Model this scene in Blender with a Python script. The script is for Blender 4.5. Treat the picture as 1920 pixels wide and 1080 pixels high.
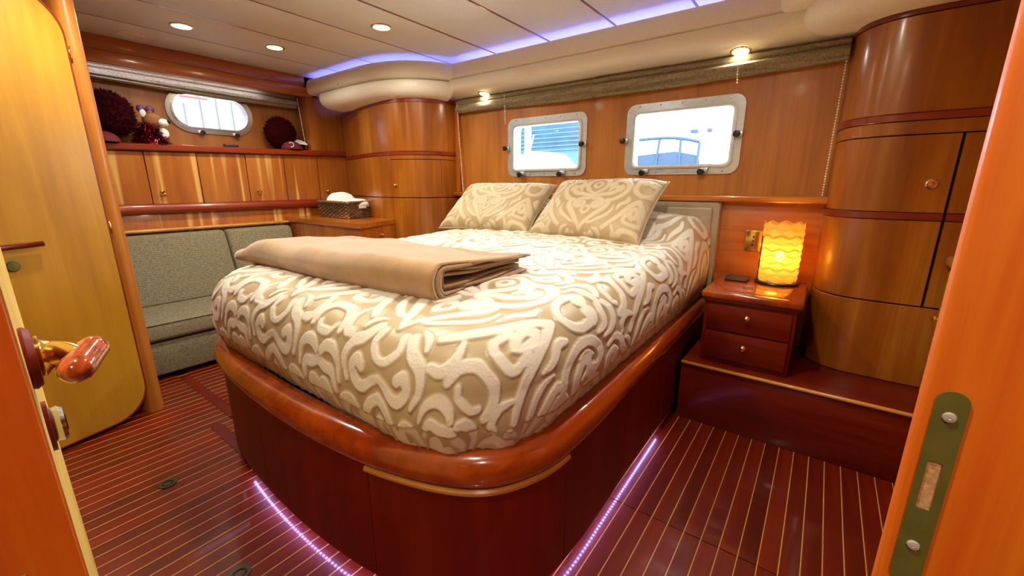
import bpy, bmesh, math, random
import numpy as np
from mathutils import Vector
random.seed(7); rng = np.random.default_rng(7)
for o in list(bpy.data.objects): bpy.data.objects.remove(o)
scene = bpy.context.scene
COL = scene.collection
PI = math.pi

# ------------------------------------------------------------------ camera, world, exposure
cam_d = bpy.data.cameras.new('camera'); cam = bpy.data.objects.new('camera', cam_d); COL.objects.link(cam)
cam.location = (0, 0, 1.15)
cam.rotation_euler = (math.radians(90 - 14.0), 0, math.radians(36.6))
cam_d.sensor_width = 36; cam_d.sensor_fit = 'HORIZONTAL'; cam_d.lens = 778 / 1920 * 36
cam_d.clip_start = 0.02
scene.camera = cam
w = bpy.data.worlds.new('overcast_sky'); scene.world = w; w.use_nodes = True
bg = w.node_tree.nodes['Background']; bg.inputs[0].default_value = (0.86, 0.94, 1.0, 1); bg.inputs[1].default_value = 22.0
vs = scene.view_settings
vs.view_transform = 'Standard'; vs.look = 'None'; vs.gamma = 1; vs.use_curve_mapping = False; vs.exposure = 0.0
def portal(loc, rot, sx, sy):
    d = bpy.data.lights.new('window_portal', 'AREA'); d.shape = 'RECTANGLE'; d.size = sx; d.size_y = sy; d.cycles.is_portal = True
    o = bpy.data.objects.new('window_portal', d); COL.objects.link(o); o.location = loc; o.rotation_euler = rot
portal((-1.64, 2.72, 1.41), (math.radians(-90), 0, 0), .66, .42)
portal((-.73, 2.72, 1.41), (math.radians(-90), 0, 0), .66, .42)
portal((-4.1, 1.405, 1.7), (0, math.radians(-90), 0), .36, .62)

# ------------------------------------------------------------------ helpers
def link(o, parent=None):
    COL.objects.link(o)
    if parent is not None: o.parent = parent
    return o
def base(o):
    p = Vector(o.location); q = o.parent
    while q is not None: p = p + Vector(q.location); q = q.parent
    return p
def tag(o, label=None, cat=None, group=None, kind=None):
    if label: o['label'] = label
    if cat: o['category'] = cat
    if group: o['group'] = group
    if kind: o['kind'] = kind
    return o
def thing(name, loc, label=None, cat=None, group=None, kind=None):
    o = bpy.data.objects.new(name, None); o.empty_display_size = .05; o.location = loc
    link(o); return tag(o, label, cat, group, kind)
def mk(name, verts, faces, mat, parent=None, smooth=False, **kw):
    V = np.asarray(verts, float).reshape(-1, 3)
    if parent is None:
        lo = V.min(0); hi = V.max(0); org = np.array([(lo[0]+hi[0])/2, (lo[1]+hi[1])/2, lo[2]])
    else: org = np.array(base(parent))
    me = bpy.data.meshes.new(name)
    me.from_pydata((V - org).tolist(), [], [tuple(int(i) for i in f) for f in faces])
    bm = bmesh.new(); bm.from_mesh(me); bmesh.ops.recalc_face_normals(bm, faces=bm.faces); bm.to_mesh(me); bm.free()
    if smooth == 'auto':
        for p in me.polygons: p.use_smooth = True
        try: me.set_sharp_from_angle(angle=math.radians(38))
        except Exception: pass
    elif smooth:
        for p in me.polygons: p.use_smooth = True
    if mat is not None: me.materials.append(mat)
    o = bpy.data.objects.new(name, me)
    if parent is None: o.location = org
    link(o, parent); tag(o, **kw); return o
class MB:
    def __init__(s): s.v = []; s.f = []
    def add(s, v, f):
        n = len(s.v); s.v += [tuple(map(float, p)) for p in v]; s.f += [tuple(int(i)+n for i in q) for q in f]; return s
    def build(s, name, mat, parent=None, smooth=False, **kw): return mk(name, s.v, s.f, mat, parent, smooth, **kw)
def bm_geo(bm):
    bm.verts.index_update()
    v = [tuple(q.co) for q in bm.verts]; f = [[q.index for q in p.verts] for p in bm.faces]; bm.free(); return v, f
def g_box(x0, x1, y0, y1, z0, z1, bev=0.0, seg=2):
    bm = bmesh.new(); bmesh.ops.create_cube(bm, size=1)
    for v in bm.verts: v.co = ((x0+x1)/2+v.co.x*(x1-x0), (y0+y1)/2+v.co.y*(y1-y0), (z0+z1)/2+v.co.z*(z1-z0))
    if bev > 0: bmesh.ops.bevel(bm, geom=bm.edges[:], offset=bev, segments=seg, affect='EDGES', profile=.5)
    return bm_geo(bm)
def box(name, x0, x1, y0, y1, z0, z1, mat, parent=None, bev=.003, seg=2, **kw):
    v, f = g_box(x0, x1, y0, y1, z0, z1, bev, seg); return mk(name, v, f, mat, parent, 'auto' if bev else False, **kw)
def catmull(P, n=10):
    P = [np.array(p, float) for p in P]; P = [2*P[0]-P[1]] + P + [2*P[-1]-P[-2]]; out = []
    for i in range(1, len(P)-2):
        a, b, c, d = P[i-1:i+3]
        for k in range(n):
            t = k/n; out.append(.5*(2*b+(c-a)*t+(2*a-5*b+4*c-d)*t*t+(3*b-a-3*c+d)*t**3))
    out.append(P[-2]); return np.array(out)
def cut(curve, a, b):
    """portion of a polyline between arc-length a and b"""
    seg = np.linalg.norm(np.diff(curve, axis=0), axis=1); s = np.concatenate([[0], np.cumsum(seg)])
    a = max(a, 0); b = min(b, s[-1]); ts = [a] + [t for t in s if a+1e-4 < t < b-1e-4] + [b]
    return np.array([[np.interp(t, s, curve[:, k]) for k in range(curve.shape[1])] for t in ts])
def clen(curve): return float(np.linalg.norm(np.diff(curve, axis=0), axis=1).sum())
def s_of(curve, val, axis=0):
    seg = np.linalg.norm(np.diff(curve, axis=0), axis=1); s = np.concatenate([[0], np.cumsum(seg)])
    i = int(np.argmin(abs(curve[:, axis]-val))); return float(s[i])
def normals2(c):
    t = np.gradient(c, axis=0); t /= np.linalg.norm(t, axis=1)[:, None]+1e-9
    return np.stack([t[:, 1], -t[:, 0]], 1)          # right-hand side of travel
def g_loft(curve, prof, closed_prof=True):
    """curve: plan polyline, prof: list of (offset to the right, z)"""
    n = normals2(curve); V = []; F = []; m = len(prof)
    for i in range(len(curve)):
        for (o, z) in prof: V.append((curve[i, 0]+n[i, 0]*o, curve[i, 1]+n[i, 1]*o, z))
    for i in range(len(curve)-1):
        for j in range(m if closed_prof else m-1):
            k = (j+1) % m; F.append((i*m+j, i*m+k, (i+1)*m+k, (i+1)*m+j))
    if closed_prof:
        F.append(tuple(range(m))); F.append(tuple((len(curve)-1)*m+j for j in range(m)))
    return V, F
def panel(name, curve, z0, z1, th, mat, parent=None, bev=.002, **kw):
    """curved board: outer face on the curve, thickness to the left of travel; th<0 flips"""
    s = 1 if th > 0 else -1
    prof = [(-th, z0), (-s*bev, z0), (0, z0+bev), (0, z1-bev), (-s*bev, z1), (-th, z1)]
    v, f = g_loft(curve, prof); return mk(name, v, f, mat, parent, 'auto', **kw)
def g_tube(path, r, n=8, closed=False, caps=True, rs=None, flat=1.0):
    P = np.asarray(path, float); N = len(P)
    if closed: T = np.roll(P, -1, 0)-np.roll(P, 1, 0)
    else: T = np.gradient(P, axis=0)
    T /= np.linalg.norm(T, axis=1)[:, None]+1e-12
    up = np.array([0, 0, 1.]) if abs(T[0, 2]) < .9 else np.array([1., 0, 0])
    V = []; F = []
    u = None
    for i in range(N):
        if u is None: u = np.cross(T[i], up)
        u = u-T[i]*np.dot(u, T[i]); u /= np.linalg.norm(u)+1e-12; wv = np.cross(T[i], u)
        rr = rs[i] if rs is not None else r
        for k in range(n):
            a = 2*PI*k/n; V.append(P[i]+rr*(u*math.cos(a)+wv*math.sin(a)*flat))
    M = N if closed else N-1
    for i in range(M):
        j = (i+1) % N
        for k in range(n): F.append((i*n+k, i*n+(k+1) % n, j*n+(k+1) % n, j*n+k))
    if not closed and caps: F.append(tuple(range(n))); F.append(tuple((N-1)*n+k for k in range(n)))
    return V, F
def g_lathe(prof, c, axis=(0, 0, 1), n=20, caps=True):
    a = Vector(axis).normalized(); u = a.orthogonal().normalized(); wv = a.cross(u); V = []; F = []
    for (r, h) in prof:
        for k in range(n):
            t = 2*PI*k/n; V.append(tuple(Vector(c)+a*h+(u*math.cos(t)+wv*math.sin(t))*r))
    for i in range(len(prof)-1):
        for k in range(n): F.append((i*n+k, i*n+(k+1) % n, (i+1)*n+(k+1) % n, (i+1)*n+k))
    if caps: F.append(tuple(range(n))); F.append(tuple((len(prof)-1)*n+k for k in range(n)))
    return V, F
def lathe(name, prof, c, axis, mat, parent=None, n=20, caps=True, **kw):
    v, f = g_lathe(prof, c, axis, n, caps); return mk(name, v, f, mat, parent, 'auto', **kw)
def rrect(x0, x1, z0, z1, r, n=8):
    out = []
    for (cx, cz, a0) in ((x1-r, z1-r, 0), (x0+r, z1-r, PI/2), (x0+r, z0+r, PI), (x1-r, z0+r, 1.5*PI)):
        for k in range(n+1): a = a0+PI/2*k/n; out.append((cx+r*math.cos(a), cz+r*math.sin(a)))
    return out
def g_plate(outer, holes, d0, d1, m):
    """flat plate with holes; outline in (a,b), extruded along depth d; m maps (a,b,d)->xyz"""
    V = []; F = []
    loops = [outer]+holes
    bm = bmesh.new(); edges = []
    for lp in loops:
        vs_ = [bm.verts.new((p[0], p[1], 0)) for p in lp]
        for i in range(len(vs_)): edges.append(bm.edges.new((vs_[i], vs_[(i+1) % len(vs_)])))
    bmesh.ops.triangle_fill(bm, use_beauty=True, use_dissolve=False, edges=edges)
    bm.verts.index_update(); pts = [(v.co.x, v.co.y) for v in bm.verts]; tri = [[v.index for v in f.verts] for f in bm.faces]; bm.free()
    N = len(pts)
    V = [m(a, b, d0) for a, b in pts]+[m(a, b, d1) for a, b in pts]
    F = [tuple(t) for t in tri]+[tuple(i+N for i in reversed(t)) for t in tri]
    k = 0
    for lp in loops:
        n = len(lp)
        for i in range(n): j = (i+1) % n; F.append((k+i, k+j, k+j+N, k+i+N))
        k += n
    return V, F
def g_ring(outer, inner, d0, d1, m):
    n = len(outer); V = [m(a, b, d0) for a, b in outer]+[m(a, b, d0) for a, b in inner]+[m(a, b, d1) for a, b in outer]+[m(a, b, d1) for a, b in inner]; F = []
    for i in range(n):
        j = (i+1) % n
        F += [(i, j, n+j, n+i), (2*n+i, 2*n+j, 3*n+j, 3*n+i), (i, j, 2*n+j, 2*n+i), (n+i, n+j, 3*n+j, 3*n+i)]
    return V, F
def g_ell(c, r, nu=16, nv=10, R=None):
    V = []; F = []
    for j in range(nv+1):
        ph = PI*j/nv
        for i in range(nu):
            t = 2*PI*i/nu; p = Vector((r[0]*math.sin(ph)*math.cos(t), r[1]*math.sin(ph)*math.sin(t), r[2]*math.cos(ph)))
            if R is not None: p = R @ p
            V.append(tuple(p+Vector(c)))
    for j in range(nv):
        for i in range(nu): F.append((j*nu+i, j*nu+(i+1) % nu, (j+1)*nu+(i+1) % nu, (j+1)*nu+i))
    return V, F
def copy_tree(o, parent=None):
    c = o.copy(); COL.objects.link(c); c.parent = parent
    for ch in list(o.children): copy_tree(ch, c)
    return c

# ------------------------------------------------------------------ materials
def nodes(name):
    m = bpy.data.materials.new(name); m.use_nodes = True; nt = m.node_tree
    return m, nt, nt.nodes['Principled BSDF'], nt.nodes.new, nt.links.new
def wood(name, dark, mid, light, axis='z', rough=.28, coat=.5, fine=28., streak=None, crough=.1, vary=.0, spec=.5):
    m, nt, b, N, L = nodes(name)
    tc = N('ShaderNodeTexCoord'); mp = N('ShaderNodeMapping')
    along = 1.1; sc = {'z': (fine, fine, along), 'x': (along, fine, fine), 'y': (fine, along, fine)}[axis]
    mp.inputs['Scale'].default_value = sc; L(tc.outputs['Object'], mp.inputs['Vector'])
    nz = N('ShaderNodeTexNoise'); nz.inputs['Scale'].default_value = 1; nz.inputs['Detail'].default_value = 7; nz.inputs['Roughness'].default_value = .62; nz.inputs['Distortion'].default_value = .35
    L(mp.outputs[0], nz.inputs['Vector'])
    mp2 = N('ShaderNodeMapping'); k = .16
    mp2.inputs['Scale'].default_value = tuple(q*k if q > 2 else q*.9 for q in sc); L(tc.outputs['Object'], mp2.inputs['Vector'])
    n2 = N('ShaderNodeTexNoise'); n2.inputs['Scale'].default_value = 1.3; n2.inputs['Detail'].default_value = 3; L(mp2.outputs[0], n2.inputs['Vector'])
    mix = N('ShaderNodeMath'); mix.operation = 'MULTIPLY_ADD'; mix.inputs[1].default_value = .45
    L(nz.outputs['Fac'], mix.inputs[0])
    m2 = N('ShaderNodeMath'); m2.operation = 'MULTIPLY'; m2.inputs[1].default_value = .55; L(n2.outputs['Fac'], m2.inputs[0]); L(m2.outputs[0], mix.inputs[2])
    cr = N('ShaderNodeValToRGB'); e = cr.color_ramp.elements
    e[0].position = .33; e[0].color = (*dark, 1); e[1].position = .68; e[1].color = (*light, 1)
    q = e.new(.5); q.color = (*mid, 1)
    L(mix.outputs[0], cr.inputs[0]); out = cr.outputs[0]
    if streak:
        mp3 = N('ShaderNodeMapping'); f3 = 11.
        mp3.inputs['Scale'].default_value = {'z': (f3, f3, .5), 'x': (.5, f3, f3), 'y': (f3, .5, f3)}[axis]; L(tc.outputs['Object'], mp3.inputs['Vector'])
        n3 = N('ShaderNodeTexNoise'); n3.inputs['Scale'].default_value = 1; n3.inputs['Detail'].default_value = 2; n3.inputs['Distortion'].default_value = .2; L(mp3.outputs[0], n3.inputs['Vector'])
        r3 = N('ShaderNodeValToRGB'); r3.color_ramp.elements[0].position = .56; r3.color_ramp.elements[0].color = (0, 0, 0, 1); r3.color_ramp.elements[1].position = .64
        L(n3.outputs['Fac'], r3.inputs[0]); mx = N('ShaderNodeMix'); mx.data_type = 'RGBA'; L(r3.outputs[0], mx.inputs[0]); L(out, mx.inputs[6]); mx.inputs[7].default_value = (*streak, 1); out = mx.outputs[2]
    if vary:
        oi = N('ShaderNodeObjectInfo'); hs = N('ShaderNodeHueSaturation'); mr = N('ShaderNodeMapRange')
        mr.inputs[3].default_value = 1-vary; mr.inputs[4].default_value = 1+vary; L(oi.outputs['Random'], mr.inputs[0]); L(mr.outputs[0], hs.inputs['Value']); L(out, hs.inputs['Color']); out = hs.outputs[0]
    L(out, b.inputs['Base Color'])
    b.inputs['Roughness'].default_value = rough; b.inputs['Coat Weight'].default_value = coat; b.inputs['Coat Roughness'].default_value = crough; b.inputs['Specular IOR Level'].default_value = spec
    return m
def plain(name, col, rough=.5, metal=0., coat=0., noise=0., nscale=40., bump=0., bscale=200., sheen=0., emit=None, estr=0., alpha=None, trans=0., spec=.5):
    m, nt, b, N, L = nodes(name)
    b.inputs['Base Color'].default_value = (*col, 1); b.inputs['Roughness'].default_value = rough; b.inputs['Metallic'].default_value = metal
    b.inputs['Coat Weight'].default_value = coat; b.inputs['Sheen Weight'].default_value = sheen; b.inputs['Transmission Weight'].default_value = trans; b.inputs['Specular IOR Level'].default_value = spec
    tc = N('ShaderNodeTexCoord')
    nz = N('ShaderNodeTexNoise'); nz.inputs['Scale'].default_value = nscale; nz.inputs['Detail'].default_value = 4; L(tc.outputs['Object'], nz.inputs['Vector'])
    a = noise if noise else .04
    mr = N('ShaderNodeMapRange'); mr.inputs[1].default_value = .3; mr.inputs[2].default_value = .7; mr.inputs[3].default_value = 1-a; mr.inputs[4].default_value = 1+a; L(nz.outputs['Fac'], mr.inputs[0])
    hs = N('ShaderNodeHueSaturation'); hs.inputs['Color'].default_value = (*col, 1); L(mr.outputs[0], hs.inputs['Value']); L(hs.outputs[0], b.inputs['Base Color'])
    if bump:
        n2 = N('ShaderNodeTexNoise'); n2.inputs['Scale'].default_value = bscale; n2.inputs['Detail'].default_value = 3; L(tc.outputs['Object'], n2.inputs['Vector'])
        bp = N('ShaderNodeBump'); bp.inputs['Strength'].default_value = bump; bp.inputs['Distance'].default_value = .002; L(n2.outputs['Fac'], bp.inputs['Height']); L(bp.outputs[0], b.inputs['Normal'])
    if emit: b.inputs['Emission Color'].default_value = (*emit, 1); b.inputs['Emission Strength'].default_value = estr
    return m
def weave(name, c1, c2, sc=420.):
    m, nt, b, N, L = nodes(name)
    tc = N('ShaderNodeTexCoord'); outs = []
    for ax in range(3):
        wv = N('ShaderNodeTexWave'); wv.wave_type = 'BANDS'; wv.bands_direction = 'XYZ'[ax]; wv.inputs['Scale'].default_value = sc/6.28; wv.inputs['Distortion'].default_value = 1.2; wv.inputs['Detail Scale'].default_value = 3.
        L(tc.outputs['Object'], wv.inputs['Vector']); outs.append(wv.outputs['Fac'])
    a = N('ShaderNodeMath'); a.operation = 'ADD'; L(outs[0], a.inputs[0]); L(outs[1], a.inputs[1])
    c = N('ShaderNodeMath'); c.operation = 'ADD'; L(a.outputs[0], c.inputs[0]); L(outs[2], c.inputs[1])
    nz = N('ShaderNodeTexNoise'); nz.inputs['Scale'].default_value = 90; nz.inputs['Detail'].default_value = 5; L(tc.outputs['Object'], nz.inputs['Vector'])
    d = N('ShaderNodeMath'); d.operation = 'MULTIPLY_ADD'; d.inputs[1].default_value = .2; L(c.outputs[0], d.inputs[0]); L(nz.outputs['Fac'], d.inputs[2])
    cr = N('ShaderNodeValToRGB'); e = cr.color_ramp.elements; e[0].position = .5; e[0].color = (*c1, 1); e[1].position = 1.0; e[1].color = (*c2, 1); L(d.outputs[0], cr.inputs[0]); L(cr.outputs[0], b.inputs['Base Color'])
    bp = N('ShaderNodeBump'); bp.inputs['Strength'].default_value = .35; bp.inputs['Distance'].default_value = .001; L(d.outputs[0], bp.inputs['Height']); L(bp.outputs[0], b.inputs['Normal'])
    b.inputs['Roughness'].default_value = .9; b.inputs['Specular IOR Level'].default_value = .15; return m
def damask(name, ground, raised, rough0=.42, rough1=.8):
    m, nt, b, N, L = nodes(name)
    at = N('ShaderNodeAttribute'); at.attribute_name = 'motif'
    mx = N('ShaderNodeMix'); mx.data_type = 'RGBA'; L(at.outputs['Fac'], mx.inputs[0]); mx.inputs[6].default_value = (*ground, 1); mx.inputs[7].default_value = (*raised, 1)
    L(mx.outputs[2], b.inputs['Base Color'])
    mr = N('ShaderNodeMapRange'); mr.inputs[3].default_value = rough0; mr.inputs[4].default_value = rough1; L(at.outputs['Fac'], mr.inputs[0]); L(mr.outputs[0], b.inputs['Roughness'])
    tc = N('ShaderNodeTexCoord'); nz = N('ShaderNodeTexNoise'); nz.inputs['Scale'].default_value = 130; nz.inputs['Detail'].default_value = 3; nz.inputs['Distortion'].default_value = .6; L(tc.outputs['Object'], nz.inputs['Vector'])
    mu = N('ShaderNodeMath'); mu.operation = 'MULTIPLY'; L(nz.outputs['Fac'], mu.inputs[0]); L(at.outputs['Fac'], mu.inputs[1])
    bp = N('ShaderNodeBump'); bp.inputs['Strength'].default_value = .5; bp.inputs['Distance'].default_value = .003; L(mu.outputs[0], bp.inputs['Height']); L(bp.outputs[0], b.inputs['Normal'])
    b.inputs['Sheen Weight'].default_value = .25; b.inputs['Sheen Roughness'].default_value = .4; return m
def emitm(name, col, s):
    m = bpy.data.materials.new(name); m.use_nodes = True; nt = m.node_tree; nt.nodes.clear()
    e = nt.nodes.new('ShaderNodeEmission'); e.inputs[0].default_value = (*col, 1); e.inputs[1].default_value = s
    o = nt.nodes.new('ShaderNodeOutputMaterial'); nt.links.new(e.outputs[0], o.inputs[0]); return m
def glassm(name, tint=(1, 1, 1), gl=.06):
    m = bpy.data.materials.new(name); m.use_nodes = True; nt = m.node_tree; nt.nodes.clear(); N = nt.nodes.new; L = nt.links.new
    t = N('ShaderNodeBsdfTransparent'); t.inputs[0].default_value = (*tint, 1); g = N('ShaderNodeBsdfGlossy'); g.inputs['Roughness'].default_value = .02
    fr = N('ShaderNodeFresnel'); fr.inputs[0].default_value = 1.45; mx = N('ShaderNodeMixShader'); L(fr.outputs[0], mx.inputs[0]); L(t.outputs[0], mx.inputs[1]); L(g.outputs[0], mx.inputs[2])
    o = N('ShaderNodeOutputMaterial'); L(mx.outputs[0], o.inputs[0]); return m

CH = dict(dark=(.26, .052, .004), mid=(.42, .105, .008), light=(.56, .19, .022))
cherry = wood('cherry_wood', **CH)
cherry_x = wood('cherry_wood_lengthwise', **CH, axis='x')
cherry_y = wood('cherry_wood_crosswise', **CH, axis='y')
locker_wood = wood('figured_locker_wood', (.26, .060, .006), (.39, .11, .012), (.50, .18, .025), streak=(.72, .40, .11), rough=.3, fine=22)
headwall_wood = wood('headwall_veneer', (.32, .095, .010), (.46, .155, .016), (.56, .22, .03), rough=.42, coat=.15)
tower_wood = wood('tower_veneer', (.18, .044, .003), (.31, .086, .005), (.47, .18, .018), rough=.3, coat=.45, crough=.14, fine=22)
door_wood = wood('warm_lit_door_veneer', (.36, .15, .010), (.48, .225, .014), (.58, .31, .03), rough=.3, coat=.45, fine=18, crough=.22)  # yellowed: warm lamplight put into the veneer colour
mahog = wood('mahogany', (.075, .002, .001), (.13, .004, .001), (.20, .010, .002), rough=.45, coat=.06, fine=20, spec=.3)
mahog_x = wood('mahogany_lengthwise', (.07, .003, .001), (.12, .006, .001), (.19, .018, .003), axis='x', rough=.36, coat=.18, fine=26, spec=.3)
mahog_y = wood('mahogany_crosswise', (.14, .010, .0015), (.24, .024, .003), (.34, .05, .007), axis='y', rough=.3, coat=.5, fine=26)
railm = wood('varnished_rail', (.17, .014, .001), (.30, .038, .003), (.44, .09, .008), axis='y', rough=.22, coat=.8, fine=22, crough=.06)
trimdark = wood('dark_trim', (.13, .012, .003), (.20, .022, .004), (.26, .035, .006), axis='x', rough=.3, coat=.4)
trimlight = wood('light_trim', (.45, .17, .025), (.56, .24, .04), (.62, .3, .06), axis='x', rough=.3, coat=.5)
jambw = wood('orange_jamb_wood', (.36, .030, .001), (.64, .115, .003), (.80, .24, .010), rough=.5, coat=.08, fine=34)
plankm = wood('floor_plank', (.08, .0035, .0006), (.14, .009, .001), (.22, .028, .003), axis='y', rough=.36, coat=.5, fine=34, vary=.25, crough=.06, spec=.25)
holly = wood('holly_inlay', (.46, .20, .05), (.54, .26, .07), (.60, .32, .10), axis='y', rough=.3, coat=.7)
gapm = plain('dark_gap', (.02, .006, .003), .8)
ceilm = plain('ceiling_vinyl', (.78, .77, .67), .55, noise=.05, nscale=160, bump=.15)
creamm = plain('cream_vinyl', (.88, .82, .68), .42, noise=.03, nscale=90, bump=.08)
sofam = weave('sofa_fabric', (.125, .10, .06), (.29, .25, .165))
shadem = weave('shade_fabric', (.16, .125, .07), (.36, .29, .18), 300)
headbm = plain('headboard_leather', (.36, .29, .20), .38, noise=.05, bump=.2, bscale=240)
spreadm = damask('bedspread_damask', (.44, .34, .20), (.72, .67, .59), .34, .8)
shamm = damask('pillow_damask', (.39, .285, .145), (.55, .44, .285))
shamback = plain('pillow_back_cloth', (.40, .31, .19), .8, noise=.06)
throwm = plain('velour_throw', (.36, .20, .07), .85, noise=.18, nscale=14, bump=.3, bscale=90, sheen=.6)
throwin = plain('velour_throw_reverse', (.32, .19, .09), .9, noise=.10, nscale=60, bump=.4, bscale=160, sheen=.3)
chrome = plain('chrome', (.62, .62, .60), .14, metal=1)
steel = plain('window_aluminium', (.60, .64, .68), .3, metal=.55, noise=.08)
brass = plain('brass', (.86, .58, .16), .18, metal=1)
pale_brass = plain('pale_brass', (.85, .72, .45), .2, metal=1)
bronze = plain('olive_bronze', (.13, .12, .022), .45, metal=.1, noise=.12)
darkbronze = plain('dark_bronze', (.05, .04, .02), .4, metal=.3)
blackp = plain('black_plastic', (.012, .012, .012), .35)
whitep = plain('white_cloth', (.82, .80, .76), .9, noise=.05, bump=.3, bscale=60)
burl = plain('burl_grip', (.34, .05, .008), .14, coat=1., noise=.65, nscale=110)
maroon = plain('maroon_plush', (.035, .001, .002), .95, noise=.3, nscale=60, spec=.1)
maroonfoil = plain('maroon_foil', (.30, .012, .04), .2, metal=.85)
capm = plain('maroon_cap_cloth', (.13, .004, .010), .8, noise=.1)
brownp = plain('brown_plush', (.30, .12, .04), .9, noise=.2)
purplem = plain('purple_satin', (.10, .02, .13), .4)
wick = wood('wicker', (.06, .028, .012), (.17, .09, .04), (.36, .21, .10), axis='x', rough=.6, coat=.1, fine=60)
glass = glassm('window_glass', (.97, .98, 1.0))
led_violet = emitm('violet_led', (.50, .38, 1.0), 60.)
led_blue = emitm('blue_led', (.17, .19, 1.0), 22.)
led_white = emitm('cool_white_led', (.55, .66, 1.0), 30.)
lampface = emitm('downlight_face', (1., .86, .52), 14.)
bulbm = emitm('bulb_glow', (1., .72, .3), 70.)

# ------------------------------------------------------------------ the setting
# floor: one board for each strip of planking, pale inlay between
fl = box('floor', -4.1, 1.1, -1.5, 2.75, -.06, -.012, gapm, bev=0, kind='structure')
PW = .0545; X0 = -3.09
def plank_mesh(L, wdt=PW-.0038):
    v, f = g_box(-wdt/2, wdt/2, 0, L, -.010, 0, .0008, 1); me = bpy.data.meshes.new('plank')
    me.from_pydata(v, [], f); me.materials.append(plankm); return me
pm = {}
def add_plank(x, y0, y1):
    key = round(y1-y0, 3)
    if key not in pm: pm[key] = plank_mesh(key)
    o = bpy.data.objects.new('plank', pm[key]); link(o, fl); o.location = Vector((x, y0, 0))-base(fl)
inl = MB()
i = 0; x = X0
while x < .95:
    if x < -2.27: br = [-1.4, .66, .71, 2.4]
    elif x < -1.3: br = [-1.4, .565, .615, 2.4]
    elif x > -.56: br = [-1.4, 1.29, 1.294, 2.06]
    else: br = [-1.4, .9]
    for k in range(0, len(br), 2): add_plank(x, br[k], br[k+1])
    inl.add(*g_box(x+PW/2-.0017, x+PW/2+.0017, -1.4, br[-1], -.010, .0002, 0))
    x += PW
inl.build('inlay_strip', holly, fl, kind='stuff')
for (a, b_, c, d) in ((-3.05, -2.30, .661, .709), (-2.28, -1.3, .566, .614)):
    box('hatch_border', a, b_, c, d, -.010, .0006, mahog_x, fl, .001, 1)
for (px_, py_) in ((-1.933, .317), (-1.27, .321)):
    pl = lathe('hatch_pull', [(.0, .0005), (.026, .0005), (.030, .002), (.030, .004), (.020, .004), (.018, .002), (0, .002)], (px_, py_, 0), (0, 0, 1), darkbronze, fl)
    v, f = g_tube([(px_+.016*math.cos(t), py_+.016*math.sin(t), .004) for t in np.linspace(0, 2*PI, 17)[:-1]], .0025, 6, True); mk('ring', v, f, darkbronze, pl, True)

# ceiling: vinyl boards and wooden seams
ce = box('ceiling', -4.1, 1.1, -1.5, 2.75, 2.075, 2.12, gapm, bev=0, kind='structure')
seams = [-3.86, -3.42, -2.965, -2.505, -2.06, -1.61, -1.15, -.695, -.24, .215, .67, 1.1]
for i in range(len(seams)-1):
    box('ceiling_board', seams[i]+.006, seams[i+1]-.006, -1.45, 2.74, 2.06, 2.074, ceilm, ce, .004)
for i in range(1, len(seams)-1):
    wd = (.004, .004, .006, .009, .012, .014, .014, .012, .012, .012, .012)[i]
    box('seam_strip', seams[i]-.0058, seams[i]+.0058, -1.45, 2.74, 2.061 if wd < .01 else 2.0585, 2.073, trimdark, ce, .001, 1)
# shell
WY = 2.6
wb_out = [(-2.62, 1.04), (.06, 1.04), (.06, 1.86), (-2.62, 1.86)]
WIN = [(-1.962, -1.318, 1.207, 1.611), (-1.050, -.408, 1.207, 1.613)]
holes = [rrect(a+.04, b_-.04, c+.04, d-.04, .035) for a, b_, c, d in WIN]
v, f = g_plate(wb_out, holes, 0, .035, lambda a, b_, d: (a, WY+d, b_))
wb = mk('wall_back', v, f, headwall_wood, kind='structure')
box('lower_panel', -2.62, 1.0, WY, WY+.035, 0, 1.045, cherry_x, wb, .001)
v, f = g_plate([(-4.2, -.3), (1.1, -.3), (1.1, 2.2), (-4.2, 2.2)], [rrect(a+.03, b_-.03, c+.03, d-.03, .04) for a, b_, c, d in WIN], .04, .10, lambda a, b_, d: (a, WY+d, b_))
mk('hull_side', v, f, creamm, wb)
box('wall_right', 1.0, 1.06, -1.5, 2.7, 0, 2.06, cherry, bev=0, kind='structure')
box('wall_front', -4.1, 1.06, -1.5, -1.45, 0, 2.06, cherry, bev=0, kind='structure')
t1 = box('trim_1', -2.5, .012, 2.535, WY-.001, 1.058, 1.092, cherry_x, bev=.008, seg=3, kind='structure')
t2 = box('trim_2', -2.50, -2.445, 2.575, WY-.001, 1.093, 1.79, cherry, bev=.003, kind='structure')

# left wall
XL = -3.8
PORT = (1.405, 1.695, .295, .158)
pout = rrect(PORT[0]-PORT[2], PORT[0]+PORT[2], PORT[1]-PORT[3], PORT[1]+PORT[3], .155, 14)
def stad(dx): return rrect(PORT[0]-PORT[2]+dx, PORT[0]+PORT[2]-dx, PORT[1]-PORT[3]+dx, PORT[1]+PORT[3]-dx, .155-dx, 14)
v, f = g_plate([(-1.5, 0), (2.75, 0), (2.75, 2.06), (-1.5, 2.06)], [stad(.03)], 0, .04, lambda a, b_, d: (-4.0-d, a, b_))
wl = mk('wall_left', v, f, wood('shaded_recess_veneer', (.22, .06, .006), (.32, .10, .010), (.40, .145, .018), rough=.42, coat=.15), kind='structure')  # wall veneer darkened, the recess shade put into its colour
box('crown_board', XL-.03, XL, -.2, 2.13, 1.975, 2.059, cherry_y, wl, .003)
box('crown_beam', XL-.05, XL+.018, -.2, 2.13, 1.893, 1.972, cherry_y, wl, .01)
box('recess_roof', -3.999, XL-.051, -.2, 2.10, 1.945, 1.965, cherry_y, wl, 0)
box('recess_end', -3.999, XL, 2.08, 2.45, 1.40, 2.058, tower_wood, wl, .003)
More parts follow.
